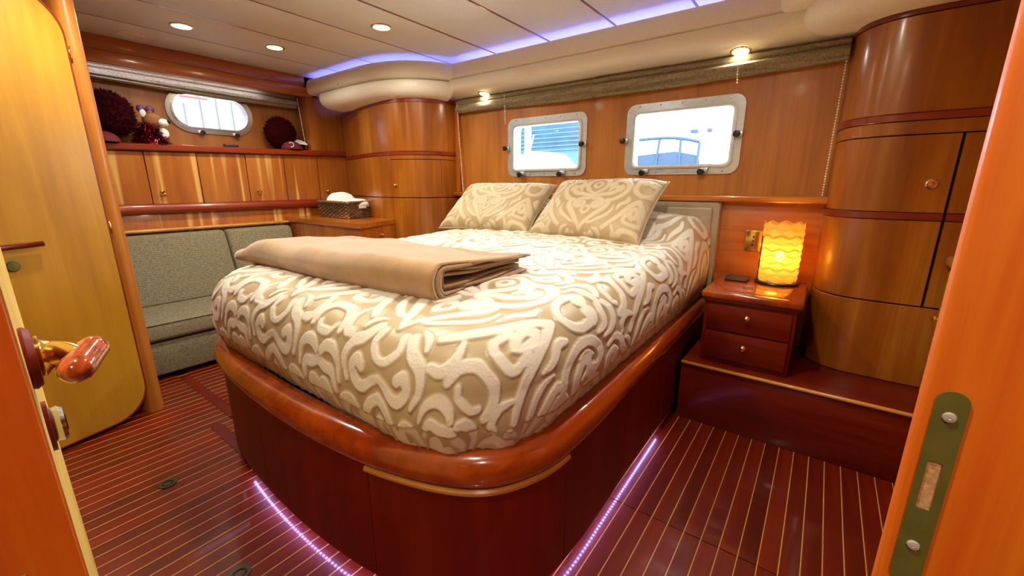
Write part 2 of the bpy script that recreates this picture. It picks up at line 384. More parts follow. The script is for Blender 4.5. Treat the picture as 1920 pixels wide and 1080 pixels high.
box('lower_panel', XL-.03, XL, -.2, 2.42, 0, .955, locker_wood, wl, .002)
v, f = g_loft(np.array([[XL, .3], [XL, 2.42]]), [(-.02, .952), (.026, .952), (.034, .960), (.038, .975), (.036, .997), (.028, 1.011), (.018, 1.016), (-.02, 1.016)]); mk('rub_rail', v, f, mahog_y, wl, 'auto')
v, f = g_loft(np.array([[XL, .3], [XL, 2.10]]), [(-.02, .825), (.05, .825), (.056, .832), (.056, .838), (.05, .845), (-.02, .845)]); mk('cushion_trim', v, f, trimlight, wl, 'auto')
# shelf with fiddle, rising slightly towards the head of the cabin
def zs(y): return 1.405+.024*(y-.62)
V = []; F = []
for yy in (-.1, 2.44):
    z = zs(yy); V += [(-3.999, yy, z-.03), (XL+.02, yy, z-.038), (XL+.034, yy, z-.03), (XL+.034, yy, z+.002), (XL+.026, yy, z+.008), (XL+.006, yy, z+.008), (XL, yy, z-.004), (-3.999, yy, z-.004)]
F = [(k, (k+1) % 8, (k+1) % 8+8, k+8) for k in range(8)]+[tuple(range(8)), tuple(range(8, 16))]
sh = mk('shelf_ledge', V, F, mahog_y, wl, 'auto')
# lockers under the shelf
lk = thing('locker_row', (XL-.1, 1.4, 1.0), 'row of figured cherry locker fronts below the left shelf', 'locker')
box('locker_frame', XL-.05, XL-.022, .2, 2.42, 1.012, 1.40, gapm, lk, 0)
yb = [.34, .63, .885, 1.19, 1.52, 1.82, 2.12, 2.415]
def knob(c, axis, parent, m=pale_brass, s=1.):
    k = lathe('knob', [(0, 0), (.013*s, 0), (.015*s, .003*s), (.014*s, .005*s), (.007*s, .006*s), (.006*s, .012*s), (.010*s, .016*s), (.0105*s, .020*s), (.007*s, .024*s), (0, .0245*s)], c, axis, m, parent, 16)
    return k
for i in range(len(yb)-1):
    a, b_ = yb[i]+.003, yb[i+1]-.003
    V = []
    for xx in (XL-.02, XL):
        V += [(xx, a, 1.018), (xx, b_, 1.018), (xx, b_, zs(b_)-.042), (xx, a, zs(a)-.042)]
    d = mk('locker_door', V, [(0, 1, 2, 3), (4, 5, 6, 7), (0, 1, 5, 4), (1, 2, 6, 5), (2, 3, 7, 6), (3, 0, 4, 7)], locker_wood, lk)
    if i in (2, 4, 6): knob((XL, (a+.066), 1.092), (1, 0, 0), d, brass, 1.35)

# ------------------------------------------------------------------ windows
def winknob(c, n, parent):
    n = Vector(n); k = lathe('dog_knob', [(0, 0), (.009, 0), (.009, .012), (.017, .013), (.018, .018), (.017, .027), (.008, .029), (0, .029)], c, n, blackp, parent, 12)
    return k
def ring_part(name, o, i_, d0, d1, m, mat, parent):
    v, f = g_ring(o, i_, d0, d1, m); return mk(name, v, f, mat, parent, 'auto')
for wi, (a, b_, c, d) in enumerate(WIN):
    t = thing('window_%d' % (wi+1), ((a+b_)/2, WY, c), kind='structure')
    t['label'] = ('left rectangular opening window above the pillows', 'right rectangular window above the headboard')[wi]
    mp_ = lambda p, q, e: (p, WY-e, q)
    ring_part('frame', rrect(a, b_, c, d, .055), rrect(a+.038, b_-.038, c+.038, d-.038, .038), -.02, .008, mp_, steel, t)
    ring_part('inner_rim', rrect(a+.036, b_-.036, c+.036, d-.036, .04), rrect(a+.046, b_-.046, c+.046, d-.046, .032), -.09, .016, mp_, steel, t)
    ring_part('gasket', rrect(a+.046, b_-.046, c+.046, d-.046, .032), rrect(a+.055, b_-.055, c+.055, d-.055, .026), -.02, .010, mp_, plain('white_gasket_%d' % wi, (.8, .8, .8), .5), t)
    v, f = g_plate(rrect(a+.046, b_-.046, c+.046, d-.046, .03), [], 0, .006, lambda p, q, e: (p, WY+.012+e, q)); mk('pane', v, f, glass, t)
    for fx in (.2, .72):
        kx = a+(b_-a)*fx
        br = box('dog_bracket', kx-.008, kx+.03, WY-.026, WY-.008, c+.012, c+.034, steel, t, .003)
        winknob((kx-.004, WY-.02, c+.018), (0, -1, -.25), t)
    for kx in (a-.004, b_-.018):
        box('dog_bracket', kx-.004, kx+.022, WY-.024, WY-.008, (c+d)/2-.012, (c+d)/2+.012, steel, t, .003)
        winknob((kx, WY-.018, (c+d)/2), (-.3, -1, 0), t)
    scr = MB()
    for fx in np.linspace(.12, .88, 5):
        for q in (c+.014, d-.014): scr.add(*g_lathe([(0, 0), (.005, 0), (.004, .002), (0, .0025)], (a+(b_-a)*fx, WY-.008, q), (0, -1, 0), 8))
    scr.build('screw_heads', chrome, t)
t = thing('window_3', (-4.0, PORT[0], PORT[1]-PORT[3]), 'oval portlight above the left shelf', None, None, 'structure')
mp_ = lambda p, q, e: (-4.0+e, p, q)
ring_part('frame', stad(0), stad(.034), -.03, .012, mp_, chrome, t)
ring_part('inner_rim', stad(.032), stad(.042), -.05, .022, mp_, chrome, t)
v, f = g_plate(stad(.04), [], 0, .006, lambda p, q, e: (-4.018+e, p, q)); mk('pane', v, f, glass, t)
box('screen_rail', -4.0, -3.965, PORT[0]-.2, PORT[0]+.30, PORT[1]+.150, PORT[1]+.166, chrome, t, .004)
for yy in (-.09, .15): winknob((-3.985, PORT[0]+yy, PORT[1]-.150), (1, 0, -.2), t); box('dog_bracket', -3.99, -3.97, PORT[0]+yy-.03, PORT[0]+yy+.01, PORT[1]-.158, PORT[1]-.138, steel, t, .003)

# ------------------------------------------------------------------ corner cabinets
LT = catmull([(-3.8, 2.41), (-3.5, 2.31), (-3.2, 2.225), (-2.9, 2.185), (-2.69, 2.215), (-2.545, 2.33), (-2.49, 2.46), (-2.485, 2.6)], 10)
lt = thing('corner_cabinet', (-3.1, 2.5, 0), 'tall bow-fronted cherry corner cabinet left of the bed head', 'cabinet')
Ll = clen(LT); sd0 = s_of(LT, -2.83); sd1 = s_of(LT, 2.42, 1) if False else sd0+.43
panel('core', LT-normals2(LT)*.012, 0, 1.79, .02, gapm, lt, 0)
T_ = .02
panel('upper_panel', LT, 1.402, 1.80, T_, tower_wood, lt)
panel('trim_band', LT+normals2(LT)*.003, 1.374, 1.400, T_, trimdark, lt)
panel('top_band', LT+normals2(LT)*.004, 1.755, 1.79, T_, trimdark, lt)
panel('side_panel', cut(LT, 0, sd0-.002), 1.05, 1.372, T_, tower_wood, lt)
panel('door_header', cut(LT, sd0, Ll), 1.342, 1.372, T_, tower_wood, lt)
dr = panel('door', cut(LT, sd0+.002, sd1-.001), 1.05, 1.338, T_, tower_wood, lt)
panel('side_panel', cut(LT, sd1+.003, Ll), 1.05, 1.338, T_, tower_wood, lt)
kn = cut(LT, sd0+.045, sd0+.2)[0]; knob((kn[0], kn[1], 1.145), (.1, -1, 0), dr)
panel('lower_panel', cut(LT, 0, sd0-.002), 0, 1.044, T_, tower_wood, lt)
panel('lower_panel', cut(LT, sd0+.002, Ll), 0, 1.044, T_, tower_wood, lt)

RT = catmull([(-.004, 2.6), (.004, 2.52), (.022, 2.45), (.06, 2.392), (.125, 2.35), (.22, 2.333), (.374, 2.33)], 10)
RX = np.array([[.384, 2.33], [1.0, 2.33]])
rtw = thing('wardrobe', (.3, 2.5, .31), 'tall rounded cherry wardrobe beside the glowing lamp', 'wardrobe')
panel('core', np.vstack([RT, RX])-normals2(np.vstack([RT, RX]))*.012, .31, 1.80, .02, gapm, rtw, 0)
out = lambda c, e: c+normals2(c)*(-e if False else e)
RA = np.vstack([RT, RX])
panel('upper_panel', RA, 1.423, 1.772, T_, tower_wood, rtw)
panel('top_band', out(RA, .004), 1.774, 1.80, T_, trimdark, rtw)
panel('trim_band', out(RA, .004), 1.393, 1.421, T_, trimdark, rtw)
panel('door_header', RA, 1.342, 1.391, T_, tower_wood, rtw)
panel('base_panel', RA, .31, .654, T_, tower_wood, rtw)
for cv, nm in ((RT, ''), (RX, '')):
    panel('trim_band', out(cv, .004), 1.010, 1.038, T_, trimdark, rtw)
    lp = panel('lower_door', cv, .66, 1.008, T_, tower_wood, rtw)
    dd = panel('door', cv, 1.040, 1.338, T_, tower_wood, rtw)
    if len(cv) > 2:
        lathe('knob', [(0, 0), (.018, 0), (.020, .003), (.016, .007), (.010, .006), (.009, .010), (0, .011)], (.322, 2.331, 1.152), (0, -1, 0), pale_brass, dd, 20)

# ------------------------------------------------------------------ overhead valances with blue cove light
hv = thing('ceiling_valance', (-1.2, 2.5, 1.8), 'long straight cream padded valance above both rectangular windows', 'valance')
prof = [(2.462, 2.02), (2.458, 2.0), (2.456, 1.95), (2.458, 1.922), (2.468, 1.916), (2.458, 1.910), (2.452, 1.88), (2.455, 1.855), (2.468, 1.836), (2.50, 1.822), (2.55, 1.808), (2.598, 1.797), (2.598, 1.82), (2.50, 1.85), (2.485, 2.02)]
V = []; F = []; n = len(prof)
for xx in (-2.47, 0.02): V += [(xx, p, q) for p, q in prof]
F = [(k, (k+1) % n, (k+1) % n+n, k+n) for k in range(n)]+[tuple(range(n)), tuple(range(n, 2*n))]
mk('padded_face', V, F, creamm, hv, 'auto')
box('cove_light', -2.40, .3, 2.565, 2.59, 1.93, 1.94, led_blue, hv, 0)
LV = catmull([(-3.80, 2.085), (-3.5, 2.08), (-3.22, 2.078), (-2.98, 2.08), (-2.80, 2.10), (-2.62, 2.17), (-2.49, 2.29), (-2.42, 2.40), (-2.395, 2.47)], 8)
def tier(curve, prof, name, parent, round_end=None, both=True):
    n2 = normals2(curve); V = []; F = []; m = len(prof); N = len(curve)
    L = np.concatenate([[0], np.cumsum(np.linalg.norm(np.diff(curve, axis=0), axis=1))])
    for i in range(N):
        k = 1.
        if round_end:
            s_ = L[i] if round_end > 0 else L[-1]-L[i]; R = abs(round_end)
            if s_ < R: k = math.sqrt(max(0, 1-(1-s_/R)**2))
        for (o, z) in prof:
            zc = (prof[0][1]+prof[-1][1])/2; oo = -.12+(o+.12)*k if round_end else o; zz = zc+(z-zc)*(.55+.45*k) if round_end else z
            V.append((curve[i, 0]+n2[i, 0]*oo, curve[i, 1]+n2[i, 1]*oo, zz))
    for i in range(N-1):
        for j in range(m):
            q = (j+1) % m; F.append((i*m+j, i*m+q, (i+1)*m+q, (i+1)*m+j))
    F += [tuple(range(m)), tuple((N-1)*m+j for j in range(m))]
    return mk(name, V, F, creamm, parent, 'auto')
lv = thing('ceiling_valance', (-3., 2.4, 1.77), 'curved two-tier cream valance over the corner cabinet', 'valance')
lvd = np.vstack([[(-3.80, 2.085)], cut(LV, .001, 9)])
LVf = cut(LV, 0, 99)
top_prof = [(-.03, 2.02), (.0, 2.02), (.012, 2.0), (.018, 1.965), (.014, 1.93), (0, 1.912), (-.02, 1.906), (-.12, 1.906), (-.12, 1.93), (-.03, 1.95)]
bot_prof = [(-.12, 1.904), (-.02, 1.904), (.004, 1.893), (.012, 1.865), (.008, 1.835), (-.012, 1.806), (-.05, 1.785), (-.10, 1.775), (-.20, 1.772), (-.20, 1.90)]
def dense(c, k=60):
    L = clen(c); return np.array([cut(c, t, t+1e-5)[0] for t in np.linspace(0, L-2e-5, k)])
tier(dense(LVf), top_prof, 'upper_roll', lv, .05)
tier(dense(cut(LV, .16, 99)), bot_prof, 'lower_roll', lv, .09)
n2 = normals2(LV); cove = LV-n2*.13
v, f = g_loft(cut(cove, .0, 99), [(0, 1.955), (.02, 1.955), (.02, 1.962), (0, 1.962)]); mk('cove_light', v, f, led_blue, lv)
sk = lathe('snap_stud', [(0, 0), (.006, 0), (.005, .006), (0, .007)], (-3.26, 2.065, 1.925), (0, -1, 0), chrome, lv, 10)
RV = catmull([(-.30, 2.50), (-.235, 2.36), (-.15, 2.26), (-.02, 2.19), (.15, 2.15), (.4, 2.14), (.8, 2.14)], 8)
rv = thing('ceiling_valance', (.2, 2.4, 1.8), 'curved cream valance bulging over the rounded wardrobe', 'valance')
tier(dense(RV), top_prof, 'upper_roll', rv, .05)
bp2 = [(o, z if z > 1.9 else z+.018) for o, z in bot_prof]; bp2[-2] = (-.34, 1.795); bp2[-1] = (-.34, 1.90)
RV2 = catmull([(-.20, 2.57), (-.185, 2.44), (-.13, 2.33), (-.03, 2.25), (.12, 2.20), (.4, 2.18), (.8, 2.18)], 8)
tier(dense(RV2), bp2, 'lower_roll', rv, .10)

# folded window shades
def g_fold_shade(a, b_, along, fixed, z, sgn, bulge=1., n=26, seed=0):
    """stack of soft horizontal folds; along: 'x' on back wall, 'y' on left wall"""
    r = random.Random(seed); ph = [r.uniform(0, 6) for _ in range(6)]; V = []; F = []
    prof = [(o_, h_*1.22) for o_, h_ in [(.0, .085), (.022, .084), (.034, .076), (.036, .064), (.028, .057), (.044, .050), (.052, .036), (.050, .022), (.040, .014), (.044, .008), (.036, .0), (.020, .0), (.004, .006), (0, .02)]]
    m = len(prof)
    for i in range(n+1):
        t = a+(b_-a)*i/n
        for j, (o, h) in enumerate(prof):
            oo = o*bulge*(1+.14*math.sin(t*5+ph[j//3 % 6])); hh = h+.012*math.sin(t*2.6+ph[(j//3) % 6])*max(0, 1-h/.1)
            V.append((t, fixed+sgn*oo, z+hh) if along == 'x' else (fixed+sgn*oo, t, z+hh))
    for i in range(n):
        for j in range(m): k = (j+1) % m; F.append((i*m+j, i*m+k, (i+1)*m+k, (i+1)*m+j))
    F += [tuple(range(m)), tuple(n*m+j for j in range(m))]; return V, F
v, f = g_fold_shade(-2.45, -1.27, 'x', WY-.004, 1.688, -1, 1., seed=1); mk('roman_shade', v, f, shadem, None, 'auto', label='folded taupe fabric shade above the left rectangular window', cat='shade', group='folded shades on the head wall')
v, f = g_fold_shade(-1.265, -.012, 'x', WY-.004, 1.688, -1, 1.15, seed=4); mk('roman_shade', v, f, shadem, None, 'auto', label='folded taupe fabric shade above the right rectangular window', cat='shade', group='folded shades on the head wall')
v, f = g_fold_shade(.45, 2.06, 'y', -3.985, 1.815, 1, 1.5, seed=2); mk('roman_shade', v, f, shadem, None, 'auto', label='folded fabric shade above the oval portlight in the left recess', cat='shade')
bx_ = box('recess_light', -3.862, -3.852, .3, 1.75, 1.905, 1.915, led_white, None, 0, label='cool white light strip under the left crown beam', cat='light strip')

def chain(p0, p1, label, group=None, r=.0046, sp=.0125):
    p0 = np.array(p0); p1 = np.array(p1); n = int(np.linalg.norm(p1-p0)/sp); mb = MB()
    for i in range(n+1): mb.add(*g_ell(p0+(p1-p0)*i/n, (r, r, r), 6, 4))
    mb.add(*g_tube([p0, p1], .0011, 5))
    mb.build('bead_chain', plain_chain, None, True, label=label, cat='cord', group='bead pull chains')
plain_chain = plain('bead_white', (.8, .74, .62), .35)
chain((-2.437, 2.556, 1.765), (-2.395, 2.556, 1.10), 'long bead chain hanging beside the corner cabinet')
chain((-1.958, 2.545, 1.765), (-1.952, 2.545, 1.579), 'short bead chain hanging by the left rectangular window')
chain((-.460, 2.54, 1.77), (-.455, 2.54, 1.655), 'short bead chain hanging over the right rectangular window')
chain((-.019, 2.556, 1.74), (-.021, 2.556, 1.10), 'long bead chain hanging beside the rounded wardrobe')
chain((-3.86, 2.034, 1.88), (-3.86, 2.066, 1.47), 'thin bead chain hanging at the end of the left shelf')

# ------------------------------------------------------------------ bed
BODY = catmull([(-.49, 2.515), (-.483, 1.9), (-.476, 1.3), (-.474, .98), (-.50, .78), (-.605, .635), (-.86, .545), (-1.18, .512), (-1.55, .518), (-1.86, .552), (-2.02, .61), (-2.10, .72), (-2.125, .95), (-2.12, 1.5), (-2.10, 2.515)], 12)[::-1].copy()
bed = thing('bed', (-1.3, 1.5, 0), 'large mahogany platform bed with rounded foot corners and raised rail', 'bed')
Lb = clen(BODY)
sA = s_of(BODY, .90, 1); sB = s_of(BODY, -.87)
i_c = int(len(BODY)*.37)
def s_near(p):
    seg = np.linalg.norm(np.diff(BODY, axis=0), axis=1); s = np.concatenate([[0], np.cumsum(seg)])
    return float(s[int(np.argmin(np.linalg.norm(BODY-np.array(p), axis=1)))])
s1 = s_near((-.475, .90)); s2 = s_near((-.88, .54)); s3 = s_near((-1.50, .516)); s4 = s_near((-2.1, .72)); s0 = s_near((-.483, 1.6))
for (a, b_, nm) in ((0, s4-.001, 'side_panel'), (s4+.001, s3-.001, 'foot_panel'), (s3+.001, s2-.0015, 'foot_panel'), (s2+.0015, s1-.0015, 'corner_panel'), (s1+.0015, s0-.0015, 'side_panel'), (s0+.0015, Lb, 'side_panel')):
    panel(nm, cut(BODY, a, b_), .055, .44, .02, mahog, bed, .002)
nb = normals2(BODY)
panel('plinth', BODY-nb*.055, .0, .06, .02, gapm, bed, 0)
panel('backing', BODY-nb*.016, .07, .44, .02, gapm, bed, 0)
trim = cut(BODY, s2-.005, s1+.005); nt_ = normals2(trim)
v, f = g_loft(trim, [(-.02, .405), (.006, .405), (.009, .409), (.009, .417), (.004, .422), (-.02, .424)]); mk('corner_trim', v, f, trimlight, bed, 'auto')
rp = [(-.075, .448), (-.03, .442), (-.004, .432), (.012, .436), (.020, .452), (.023, .474), (.017, .500), (-.002, .518), (-.028, .523), (-.052, .516), (-.070, .500), (-.078, .474)]
v, f = g_loft(BODY, rp); mk('bed_rail', v, f, railm, bed, 'auto')
v, f = g_plate([tuple(p) for p in (BODY-nb*.07)], [], .40, .44, lambda a, b_, d: (a, b_, d)); mk('mattress_base', v, f, mahog, bed)
# light strip under the overhang
strip = cut(BODY, s_near((-1.75, .535)), s_near((-.482, 1.85))); ns = normals2(strip); st_c = strip-ns*.016
v, f = g_loft(st_c, [(-.006, .048), (.006, .048), (.006, .054), (-.006, .054)]); ls = mk('light_strip', v, f, plain('led_tape', (.8, .75, .9), .5), bed)
dm = MB(); Ls = clen(st_c)
for t in np.arange(.01, Ls-.01, .0165):
    p = cut(st_c, t, t+1e-4)[0]; dm.add(*g_box(p[0]-.0035, p[0]+.0035, p[1]-.0035, p[1]+.0035, .0455, .0478))
dm.build('led_dots', led_violet, ls, kind='stuff')
# headboard
hb = thing('headboard', (-1.29, 2.54, .42), 'low grey-beige padded headboard behind the pillows', 'headboard')
box('board', -2.12, -.462, 2.553, 2.598, .42, 1.056, headbm, hb, .006)
box('padded_panel', -2.085, -.497, 2.527, 2.556, .45, 1.028, headbm, hb, .014, 3)
ob = rrect(-2.118, -.464, .42, 1.054, .02); ib = rrect(-2.085, -.497, .45, 1.028, .02)
ring_part('border', ob, ib, 0, .016, lambda p, q, e: (p, 2.553-e, q), headbm, hb)

# ---- damask motif, drawn once as a distance field over one repeat (mirror-symmetric ogee)
def motif_field(R=360):
    def spiral(cx, cy, r0, r1, a0, turns, n=46):
        t = np.linspace(0, 1, n); a = a0+turns*2*PI*t; r = r0+(r1-r0)*t**.8
        return np.stack([cx+r*np.cos(a), cy+r*np.sin(a)], 1)
    S = []                                  # (points, widths)
    def st(p, w0, w1=None, wm=None):
        p = np.asarray(p, float); t = np.linspace(0, 1, len(p)); w1_ = w0 if w1 is None else w1
        w_ = w0+(w1_-w0)*t
        if wm: w_ = w_+(wm-(w0+w1_)/2)*np.sin(PI*t)
        S.append((p, w_))
    # heart-shaped medallion with cusps, a fleur of two spirals inside and a crown above
    st(catmull([(.0, .035), (.05, .11), (.12, .20), (.19, .285), (.215, .35), (.185, .40)], 14), .012, .020, .026)
    st(catmull([(.185, .395), (.25, .415), (.31, .47), (.345, .55), (.335, .635), (.28, .70), (.215, .715), (.175, .675), (.195, .635)], 14), .022, .018, .026)
    st(np.vstack([catmull([(.012, .445), (.035, .425), (.10, .425), (.15, .385)], 8), spiral(.090, .345, .068, .016, .55, -1.25)]), .014, .018, .022)
    st(catmull([(0, .20), (.032, .235), (.036, .275), (.0, .315)], 10), .015, .012)
    st(catmull([(.004, .47), (.05, .475), (.12, .495), (.19, .505), (.245, .55), (.245, .60), (.205, .60)], 12), .018, .020, .024)
    st(catmull([(0, .50), (.06, .545), (.105, .605), (.105, .68), (.06, .74), (0, .775)], 14), .014, .018, .022)
    st(catmull([(0, .595), (.035, .625), (.035, .665), (0, .695)], 10), .013, .013)
    st(catmull([(.155, .55), (.175, .585), (.15, .63), (.155, .66)], 8), .010, .016, .020)
    st(catmull([(.275, .53), (.285, .585), (.26, .635)], 8), .006, .012, .018)
    st(catmull([(0, .845), (.05, .825), (.11, .795), (.165, .80), (.20, .845), (.17, .885), (.13, .865)], 12), .012, .020, .022)
    st(catmull([(.0, .90), (.045, .915), (.085, .955), (.07, 1.0)], 10), .010, .018, .016)
    st(catmull([(.245, .80), (.27, .87), (.235, .935), (.165, .965), (.12, 1.01)], 12), .010, .022, .022)
    # pointed arch with palmette between the medallions
    st(catmull([(.5, .43), (.455, .36), (.41, .27), (.36, .185), (.285, .10), (.235, .06)], 14), .022, .016, .024)
    st(catmull([(.5, .335), (.468, .285), (.475, .235), (.5, .20)], 10), .016, .012, .022)
    st(catmull([(.425, .20), (.44, .235), (.425, .165), (.45, .14), (.5, .135)], 10), .014, .018, .018)
    st(catmull([(.5, .065), (.44, .06), (.39, .02), (.375, -.04)], 10), .018, .018, .022)
    st(catmull([(.33, .09), (.35, .03), (.325, -.03), (.27, -.04)], 10), .010, .014, .020)
    # C-scrolls at the sides
    st(np.vstack([catmull([(.5, .50), (.44, .535), (.41, .60), (.415, .68)], 10), spiral(.455, .70, .042, .012, PI, -1.1)]), .018, .014, .022)
    st(catmull([(.35, .72), (.375, .79), (.44, .80), (.5, .82)], 10), .010, .018, .022)
    st(catmull([(.31, .77), (.325, .84), (.375, .885), (.44, .885), (.475, .86)], 12), .008, .018, .022)
    st(catmull([(.5, .935), (.455, .94), (.43, .965)], 8), .016, .012)
    st(catmull([(.05, .095), (.10, .10), (.16, .135), (.235, .19), (.28, .26), (.285, .33)], 12), .004, .006, .018)
    st(catmull([(.33, .27), (.345, .34), (.40, .40), (.395, .46)], 10), .006, .010, .022)
    st(catmull([(.14, .055), (.19, .035), (.215, .0)], 8), .006, .008, .014)
    xs = (np.arange(R)+.5)/R; gx, gy = np.meshgrid(xs, xs); best = np.full((R, R), 1e3)
    for (p, w_) in S:
        for dx, dy in [(p_, q_) for p_ in (0, 1) for q_ in (-1, 0, 1)]:
            for mir in (1, -1):
                q = p.copy(); q[:, 0] = q[:, 0]*mir+dx; q[:, 1] += dy
                lo = q.min(0)-.05; hi = q.max(0)+.05
                if hi[0] < 0 or lo[0] > 1 or hi[1] < 0 or lo[1] > 1: continue
                ix0, ix1 = max(0, int(lo[0]*R)), min(R, int(hi[0]*R)+1); iy0, iy1 = max(0, int(lo[1]*R)), min(R, int(hi[1]*R)+1)
                if ix1 <= ix0 or iy1 <= iy0: continue
                sub = best[iy0:iy1, ix0:ix1]; X = gx[iy0:iy1, ix0:ix1]; Y = gy[iy0:iy1, ix0:ix1]
                for k in range(len(q)):
                    np.minimum(sub, np.hypot(X-q[k, 0], Y-q[k, 1])-w_[k], out=sub)
    return best
FIELD = motif_field()
def motif(u, v, tu, tv, edge):
    R = FIELD.shape[0]; a = (u/tu) % 1*R; b_ = (v/tv) % 1*R
    i0 = np.floor(a-.5).astype(int); j0 = np.floor(b_-.5).astype(int); fa = a-.5-i0; fb = b_-.5-j0
    g = lambda j, i: FIELD[j % R, i % R]
    d = (g(j0, i0)*(1-fa)+g(j0, i0+1)*fa)*(1-fb)+(g(j0+1, i0)*(1-fa)+g(j0+1, i0+1)*fa)*fb
    d = d-.003; t = np.clip(.5-d/edge, 0, 1); return t*t*(3-2*t)
def grid_normals(P):
    du = np.gradient(P, axis=1); dv = np.gradient(P, axis=0); n = np.cross(du, dv); n /= np.linalg.norm(n, axis=2)[:, :, None]+1e-12; return n
def snoise(x, y, seed, n=7, f=1.):
    r = np.random.default_rng(seed); z = 0*x
    for k in range(n):
        a = r.uniform(0, 2*PI); fr = f*r.uniform(.6, 1.8); z = z+np.sin((x*math.cos(a)+y*math.sin(a))*fr*2*PI+r.uniform(0, 6.28))/n
    return z
def grid_mesh(name, P, mask, attr, mat, parent=None, **kw):
    ny, nx = P.shape[:2]; idx = np.arange(ny*nx).reshape(ny, nx)
    q = np.stack([idx[:-1, :-1], idx[:-1, 1:], idx[1:, 1:], idx[1:, :-1]], -1).reshape(-1, 4)
    if mask is not None:
        mk_ = mask.reshape(-1); q = q[mk_[q].any(1)]
    V = P.reshape(-1, 3)
    used = np.unique(q); remap = -np.ones(len(V), int); remap[used] = np.arange(len(used)); V = V[used]; q = remap[q]
    if parent is None:
        lo = V.min(0); hi = V.max(0); org = np.array([(lo[0]+hi[0])/2, (lo[1]+hi[1])/2, lo[2]])
    else: org = np.array(base(parent))
    me = bpy.data.meshes.new(name); me.vertices.add(len(V)); me.vertices.foreach_set('co', (V-org).astype(np.float32).ravel())
    me.loops.add(q.size); me.loops.foreach_set('vertex_index', q.astype(np.int32).ravel())
    me.polygons.add(len(q)); me.polygons.foreach_set('loop_start', np.arange(0, q.size, 4, dtype=np.int32)); me.polygons.foreach_set('loop_total', np.full(len(q), 4, dtype=np.int32))
    me.update(); me.validate()
    me.polygons.foreach_set('use_smooth', np.ones(len(me.polygons), bool))
    if attr is not None:
        at = me.attributes.new('motif', 'FLOAT', 'POINT'); at.data.foreach_set('value', attr.reshape(-1)[used].astype(np.float32))
    me.materials.append(mat); o = bpy.data.objects.new(name, me)
    if parent is None: o.location = org
    link(o, parent); tag(o, **kw); return o
# bedspread
bx0, bx1, by0, by1 = -2.112, -.490, .547, 2.56; rho = .12; ztop = .80; rc = .31
STEP = .0042; drp = .30
us = np.arange(bx0-drp, bx1+drp, STEP); vs_ = np.arange(by0-drp, by1-.02, STEP); U, Vv = np.meshgrid(us, vs_)
cx_, cy_ = (bx0+bx1)/2, (by0+3.2)/2; hx, hy = (bx1-bx0)/2, (3.2-by0)/2
qx = np.abs(U-cx_)-(hx-rc); qy = np.abs(Vv-cy_)-(hy-rc)
dist = np.hypot(np.maximum(qx, 0), np.maximum(qy, 0))+np.minimum(np.maximum(qx, qy), 0)-rc
both = (qx > 0) & (qy > 0); hyp = np.hypot(qx, qy)+1e-9
nx_ = np.where(both, qx/hyp, (qx > qy).astype(float))*np.sign(U-cx_); ny_ = np.where(both, qy/hyp, (qx <= qy).astype(float))*np.sign(Vv-cy_)
th = np.clip((dist+rho)/rho, 0, PI/2); sp_raw = np.maximum(dist+rho-rho*PI/2, 0); sp = np.minimum(sp_raw, .176)
offs = np.where(dist < -rho, dist, -rho+rho*np.sin(th)-.5*sp**2*2.4)
drop = np.where(dist < -rho, 0, rho*(1-np.cos(th)))+sp
head = np.clip((Vv-2.16)/.22, 0, 1); head = head*head*(3-2*head)
xe = np.clip(1-((U-cx_)/(hx+.02))**2, 0, 1)
Z = ztop-drop+.045*np.clip(xe, 0, 1)**.7*np.clip((Vv-by0)/.5, 0, 1)*(drop < .1)+.05*np.clip((Vv-1.2)/1.2, 0, 1)*(1-np.clip(drop/.3, 0, 1))
Z = Z+.105*head*np.clip(1-drop/.28, 0, 1)
wr = snoise(U, Vv, 3, 9, 2.4)*.006+snoise(U, Vv, 5, 8, 6.)*.0022
Xp = U+nx_*(offs-dist); Yp = Vv+ny_*(offs-dist)
# gathers where the cloth is tucked round the foot corners
ang = np.arctan2(qy, qx); gather = np.where(both, np.sin(ang*13+1.0)*np.clip(sp/.2, 0, 1)*.011*np.sin(np.clip(ang/(PI/2), 0, 1)*PI), 0)
sag = np.where(sp > 0, .012*np.sin(np.clip(sp/.2, 0, 1)*PI), 0)
Xp += nx_*(gather+sag); Yp += ny_*(gather+sag)
P = np.stack([Xp, Yp, Z+wr*np.where(dist < -.02, 1, .3)], -1)
mo = motif(U-.27, Vv+.10, .54, .70, .010)
nrm = grid_normals(P); nrm *= np.where(nrm[..., 2:3] < -.2, -1, 1)
P = P+nrm*(mo*.0042+.0022*4*mo*(1-mo))[..., None]
mask = (sp_raw < .176) & (P[..., 2] > .44)
grid_mesh('bedspread', P, mask, mo, spreadm, None, label='cream and beige damask bedspread covering the platform bed', cat='bedspread')

